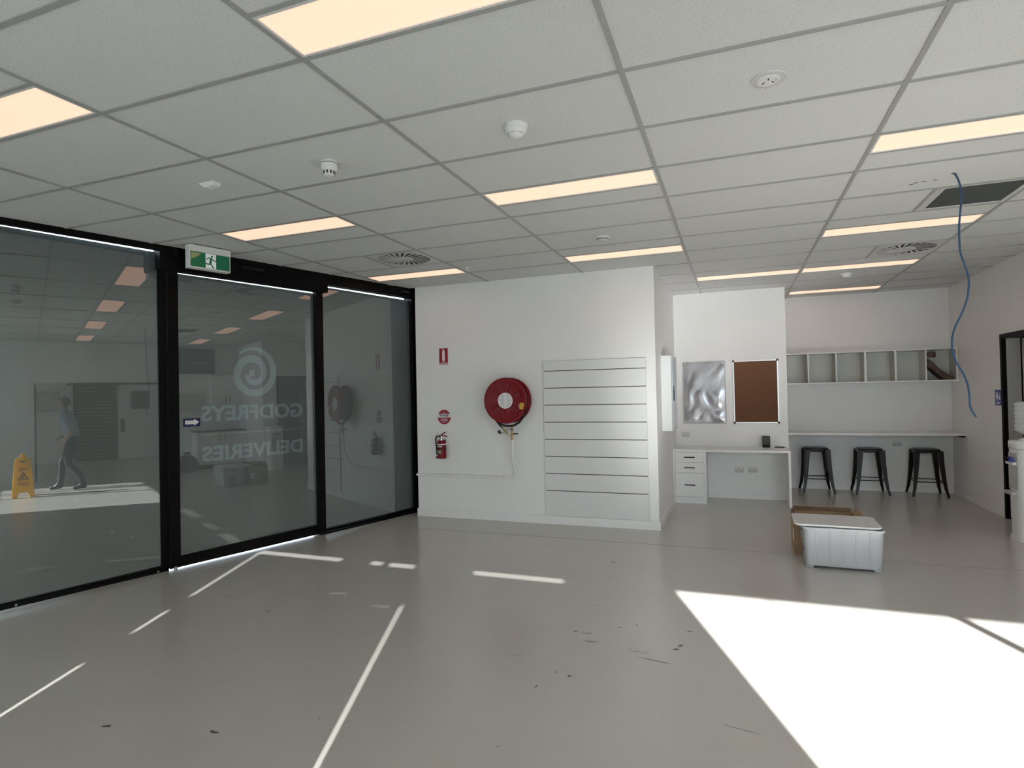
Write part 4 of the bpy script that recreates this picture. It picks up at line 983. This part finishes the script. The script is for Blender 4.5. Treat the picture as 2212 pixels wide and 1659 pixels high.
# ------------------------------------------------------------------ right hand part of the room, seen in the glass
kb = thing('kitchen_cabinet', 'white kitchenette base cabinet with black worktop on the far right wall', 'kitchen cabinet', (5.90, 4.06, 0))
KW = YK - 4.06 - .002
part('carcass', B().box(.02, .599, .0005, KW, .10, .865), 'laminate', kb); part('kick_board', B().box(.06, .08, .0005, KW, 0, .0995), 'groove_dark', kb)
for i in range(2):
    y0 = i * KW / 2; d = part('cupboard_door', B().box(.0, .0195, y0 + .004, y0 + KW / 2 - .004, .11, .86), 'laminate', kb); part('handle', B().box(-.022, -.0005, y0 + (.05 if i else KW / 2 - .07), y0 + (.062 if i else KW / 2 - .058), .68, .82), 'black_frame', d)
part('worktop', B().box(-.02, .599, -.02, KW, .8655, .90), 'black_gloss', kb)
uc = thing('upper_cabinet', 'white upper kitchen cabinet above the black worktop', 'kitchen cabinet', (6.15, 4.45, 1.49))
part('carcass', B().box(.0205, .349, 0, YK - 4.452, 0, .74), 'laminate', uc)
for i in range(2):
    w = (YK - 4.452) / 2; d = part('cupboard_door', B().box(0, .02, i * w + .003, (i + 1) * w - .003, .003, .737), 'laminate', uc); part('handle', B().box(-.022, -.0005, i * w + (.04 if i else w - .052), i * w + (.052 if i else w - .04), .05, .22), 'black_frame', d)
tv = thing('wall_screen', 'dark wall mounted screen box high on the far right wall', 'screen', (XE, 3.72, 2.27))
part('casing', B().box(-.12, -.0005, 0, .86, 0, .60).bevel(.006), 'tv_dark', tv); part('display', B().box(-.124, -.1205, .28, .85, .02, .58), 'tv_screen', tv); part('status_bar', B().box(-.1255, -.1245, .40, .72, .25, .27), 'outlet_grey', tv)
nb = thing('notice_board', 'grey white notice board on the far right wall', 'notice board', (XE, 3.80, 1.34))
part('panel', B().box(-.012, -.0005, 0, .55, 0, .45), 'outlet_grey', nb); part('frame_bar', B().box(-.016, -.0005, -.012, -.0005, -.01, .46), 'grey_plastic', nb); part('frame_bar', B().box(-.016, -.0005, .5505, .562, -.01, .46), 'grey_plastic', nb); part('frame_bar', B().box(-.016, -.0005, 0, .55, .4505, .46), 'grey_plastic', nb)
bn = thing('rubbish_bag', 'dark rubbish bag slumped on the floor near the kitchenette', 'bag', (5.55, 3.78, 0))
bgm = B(); bgm.lathe([(0, 0), (.16, 0), (.22, .05), (.235, .16), (.20, .28), (.12, .36), (.05, .40), (.07, .45), (0, .46)], n=20)
rq = random.Random(9)
for v in bgm.bm.verts: v.co.x *= 1 + .12 * math.sin(v.co.z * 30 + v.co.y * 20); v.co.y *= 1 + .1 * rq.random()
part('bag_body', bgm, 'black_rubber', bn, True); part('bag_tie', B().lathe([(.04, .385), (.06, .39), (.06, .405), (.04, .41)], n=16), 'grey_plastic', bn, True)
tr_ = struct('trim_1', B().box(XE - .03, XE + .17, OY0 + .55, OY1 + .3, OH - .045, OH + .0).box(XE - .03, XE + .0, OY0 - .0, OY0 + .03, 0, OH - .046), 'lobby_brown', 'dark door track above the lobby opening')
sh = tag(link('door_3', None, None, (11.28, 2.0, 0)), 'brown slatted roller shutter in the lobby', kind='structure')
slat = B().box(-.02, .015, .03, 1.07, .004, .096).mesh('shutter_slat', 'lobby_brown')
for k in range(23): link('shutter_slat', slat, sh, (0, 0, k * .1))
for k, (y0, nm) in enumerate(((.95, 'left'), (3.12, 'right'))):
    ld_ = tag(link('door_%d' % (4 + k), None, None, (11.28, y0, 0)), 'white lobby door with square window, on the %s of the shutter' % nm, kind='structure')
    part('leaf', B().box(-.03, .018, 0, 1.02, .005, 2.24), 'laminate', ld_); part('vision_panel', B().box(-.036, -.0305, .30, .76, 1.46, 1.98), 'lobby_brown' if k else 'outlet_grey', ld_); part('push_plate', B().box(-.034, -.0305, .04 if not k else .02, .15 if not k else .13, .78, 1.17), 'lobby_brown', ld_)
    part('window_bead', B().box(-.040, -.0365, .28, .30, 1.44, 2.0).box(-.040, -.0365, .76, .78, 1.44, 2.0).box(-.040, -.0365, .30, .76, 1.98, 2.0).box(-.040, -.0365, .30, .76, 1.44, 1.46), 'grey_plastic', ld_)
ll = thing('ceiling_light', 'added light panel brightening the lobby beyond the opening', 'ceiling light', (9.0, 2.2, 2.69), 0, 'recessed ceiling light panels')  # lamp added because the sun does not reach the lobby
part('diffuser', B().box(-.58, .58, -.3, .3, 0, .006), 'light_diffuser', ll); part('frame', B().box(-.60, .60, -.32, .32, .0061, .0095), 'light_frame', ll)

# wet floor sign (a folding A-frame) standing in the sun patch
wfs = thing('wet_floor_sign', 'yellow folding wet floor sign standing in the sunlight', 'floor sign', (3.93, .955, 0), math.radians(-3))
def aframe(sg):
    # panel in local YZ, leaning; x towards the glass is negative
    outline = [(-.135, 0), (-.075, 0), (-.055, .075), (.055, .075), (.075, 0), (.135, 0), (.098, .60), (.045, .605), (.03, .655), (.0, .69), (-.03, .655), (-.045, .605), (-.098, .60)]
    b = B().prism([(0, y, z) for y, z in outline], (.012, 0, 0)); b.xform(Matrix.Translation((sg * .155 - .006, 0, .0)) @ Matrix.Rotation(-sg * .195, 4, 'Y') @ Matrix.Scale(1.12, 4)); return b
fp = part('front_panel', aframe(-1), 'sign_yellow', wfs); part('rear_panel', aframe(1), 'sign_yellow', wfs)
FM = Matrix.Translation((-.155 - .006, 0, 0)) @ Matrix.Rotation(.195, 4, 'Y') @ Matrix.Scale(1.12, 4)
part('grip_hole', B().prism([(-.0012, y, z) for y, z in ((-.035, .545), (.035, .545), (.03, .575), (-.03, .575))], (.0008, 0, 0)).xform(FM), 'groove_dark', fp)
part('warning_triangle', B().prism([(-.0012, y, z) for y, z in ((-.072, .27), (.072, .27), (0, .40))], (.0008, 0, 0)).xform(FM), 'red_print', fp)
part('triangle_inner', B().prism([(-.0022, y, z) for y, z in ((-.050, .283), (.050, .283), (0, .373))], (.0008, 0, 0)).xform(FM), 'sign_yellow', fp)
part('slip_figure', B().prism([(-.0032, y, z) for y, z in ((-.028, .292), (-.018, .290), (.002, .315), (.018, .322), (.012, .338), (-.006, .330), (-.010, .318))], (.0008, 0, 0)).xform(FM), 'red_print', fp)
for z, w in ((.452, .055), (.425, .06), (.225, .07), (.195, .06)): part('small_print', B().box(-.0012, -.0004, -w, w, z - .007, z + .007).xform(FM), 'red_print', fp)
for y in (-.115, .115): part('hinge_arm', B().tube([(-.09, y, .25), (.09, y, .25)], .005, 6), 'sign_yellow', wfs)

# person walking through the sun patch (seen mirrored in the glass)
def person():
    V = []; E = []
    def v(p, r): V.append((Vector(p), r)); return len(V) - 1
    def e(a, b, m): E.append((a, b, m))
    # local: x forward, y left, z up
    pel = v((0, 0, .93), (.155, .125)); wa = v((.02, 0, 1.06), (.15, .125)); ch = v((.05, 0, 1.24), (.165, .13)); sh_ = v((.085, 0, 1.39), (.13, .095))
    e(pel, wa, 1); e(wa, ch, 1); e(ch, sh_, 1)
    nk = v((.115, 0, 1.47), (.055, .055)); e(sh_, nk, 0)
    hd0 = v((.135, 0, 1.545), (.072, .068)); hd1 = v((.140, 0, 1.63), (.085, .078)); hd2 = v((.135, 0, 1.69), (.055, .055)); e(nk, hd0, 0); e(hd0, hd1, 0); e(hd1, hd2, 0)
    ns = v((.238, 0, 1.60), (.012, .014)); e(hd1, ns, 0)
    for s in (1, -1):
        ear = v((.135, s * .088, 1.60), (.014, .020)); e(hd1, ear, 0)
    def arm(s, el, wr, fwd):
        a = v((.085, s * .185, 1.37), (.062, .062)); e(sh_, a, 1)
        a2 = v(((.085 + el[0]) / 2, s * (.20 + abs(el[1])) / 2, (1.37 + el[2]) / 2), (.055, .055)); e(a, a2, 1)
        b = v((el[0], s * el[1], el[2]), (.045, .045)); e(a2, b, 1)
        c = v((wr[0], s * wr[1], wr[2]), (.028, .032)); e(b, c, 0)
        d = Vector((wr[0] - el[0], s * (wr[1] - el[1]), wr[2] - el[2])).normalized()
        side = Vector((0, s, 0)); side = (side - d * side.dot(d)).normalized(); dn = d.cross(side) * s
        W = Vector((wr[0], s * wr[1], wr[2])); p = v(W + d * .055, (.024, .034)); e(c, p, 0)
        for k, (o, L) in enumerate(((-.030, .070), (-.010, .080), (.010, .076), (.028, .060))):
            f0 = v(W + d * .095 + side * o, (.009, .009)); e(p, f0, 0)
            f1 = v(W + d * (.095 + L * .5) + side * o - dn * .012, (.0085, .0085)); e(f0, f1, 0)
            f2 = v(W + d * (.095 + L * .75) + side * o - dn * .035, (.0075, .0075)); e(f1, f2, 0)
        t0 = v(W + d * .045 - side * .040 - dn * .008, (.010, .010)); e(p, t0, 0); t1 = v(W + d * .085 - side * .048 - dn * .022, (.0085, .0085)); e(t0, t1, 0)
    arm(1, (.02, .25, 1.10), (.20, .20, 1.00), 1)
    arm(-1, (-.05, .25, 1.10), (.06, .24, .88), 1)
    def leg(s, kn, an, toe):
        h = v((0, s * .095, .87), (.100, .095)); e(pel, h, 2)
        m = v(((kn[0]) / 2, s * .10, (.87 + kn[2]) / 2), (.088, .085)); e(h, m, 2)
        k = v((kn[0], s * .10, kn[2]), (.066, .066)); e(m, k, 2)
        c = v(((kn[0] + an[0]) / 2 - .015, s * .10, (kn[2] + an[2]) / 2 + .04), (.060, .058)); e(k, c, 2)
        a = v((an[0], s * .10, an[2]), (.052, .050)); e(c, a, 2)
        f = v((an[0] + .03, s * .10, an[2] - .055), (.042, .040)); e(a, f, 3)
        b = v(((an[0] + toe[0]) / 2 + .03, s * .105, toe[2] + .008), (.036, .044)); e(f, b, 3)
        q = v((toe[0], s * .11, toe[2]), (.026, .040)); e(b, q, 3)
        hh = v((an[0] - .035, s * .10, max(.03, an[2] - .065)), (.032, .036)); e(f, hh, 3)
    leg(1, (.20, 0, .52), (.24, 0, .105), (.42, 0, .030))
    leg(-1, (.05, 0, .48), (-.20, 0, .115), (-.02, 0, .028))
    me = bpy.data.meshes.new('person'); me.from_pydata([p for p, r in V], [(a, b) for a, b, m in E], [])
    o = link('person_skeleton', me)
    md = o.modifiers.new('skin', 'SKIN'); md.use_smooth_shade = True
    lay = me.skin_vertices[0].data
    for i, (p, r) in enumerate(V): lay[i].radius = r; lay[i].use_root = (i == pel)
    sbd = o.modifiers.new('sub', 'SUBSURF'); sbd.levels = 2; sbd.render_levels = 2
    dg = bpy.context.evaluated_depsgraph_get(); dg.update()
    bm_ = bpy.data.meshes.new_from_object(o.evaluated_get(dg)); bpy.data.objects.remove(o)
    bm_.name = 'person'; bm_.materials.clear()
    for n in ('skin', 'shirt', 'trousers', 'shoe'): bm_.materials.append(MATS[n])
    zmin = min(q.co.z for q in bm_.vertices)
    for pl in bm_.polygons:
        c = pl.center; best = None
        for a, b, m in E:
            A, Bv = V[a][0], V[b][0]; d = Bv - A; tt = max(0, min(1, (c - A).dot(d) / max(1e-9, d.length_squared))); r = V[a][1][0] + (V[b][1][0] - V[a][1][0]) * tt
            dist = (c - (A + d * tt)).length - r
            if best is None or dist < best[0]: best = (dist, m)
        mm = best[1]
        if mm == 1 and c.z < .985: mm = 2
        pl.material_index = mm; pl.use_smooth = True
    for q in bm_.vertices: q.co.z -= zmin
    po = link('person', bm_, None, (4.33, 1.68, .0005), math.atan2(-.94, .35))
    tag(po, 'person in light blue shirt and dark trousers striding through the sunlight', 'person')
    hb = B(); n1, n2 = 20, 9; rg = []
    for j in range(n2):
        ph1 = math.radians(88 - j * 13); rg.append([hb.bm.verts.new((.128 + .098 * math.cos(ph1) * math.cos(2 * math.pi * k / n1) * (1.0 if math.cos(2 * math.pi * k / n1) < .3 or j < 5 else .80), .089 * math.cos(ph1) * math.sin(2 * math.pi * k / n1) * (1 if math.cos(2 * math.pi * k / n1) < .3 or j < 5 else .80), 1.635 - zmin + .098 * math.sin(ph1) - (.03 if math.cos(2 * math.pi * k / n1) < -.2 and j > 6 else 0))) for k in range(n1)])
    for A, C in zip(rg, rg[1:]):
        for k in range(n1): hb.bm.faces.new((A[k], A[(k + 1) % n1], C[(k + 1) % n1], C[k]))
    hb.bm.faces.new(rg[0])
    part('hair', hb, 'hair', po, True, label='short greying hair')
    for sy in (-1, 1):
        ey = part('eye', B().lathe([(0, -.010), (.007, -.007), (.010, 0), (.007, .007), (0, .010)], (.205, sy * .030, 1.628 - zmin), 'X', 10), 'white_print', po, True)
        part('pupil', B().lathe([(0, .0095), (.0045, .0095), (.0045, .0115), (0, .0115)], (.205, sy * .030, 1.628 - zmin), 'X', 10), 'hair', ey)
    part('mouth', B().box(.196, .2135, -.024, .024, 1.559 - zmin, 1.566 - zmin), 'red_print', po)
person()
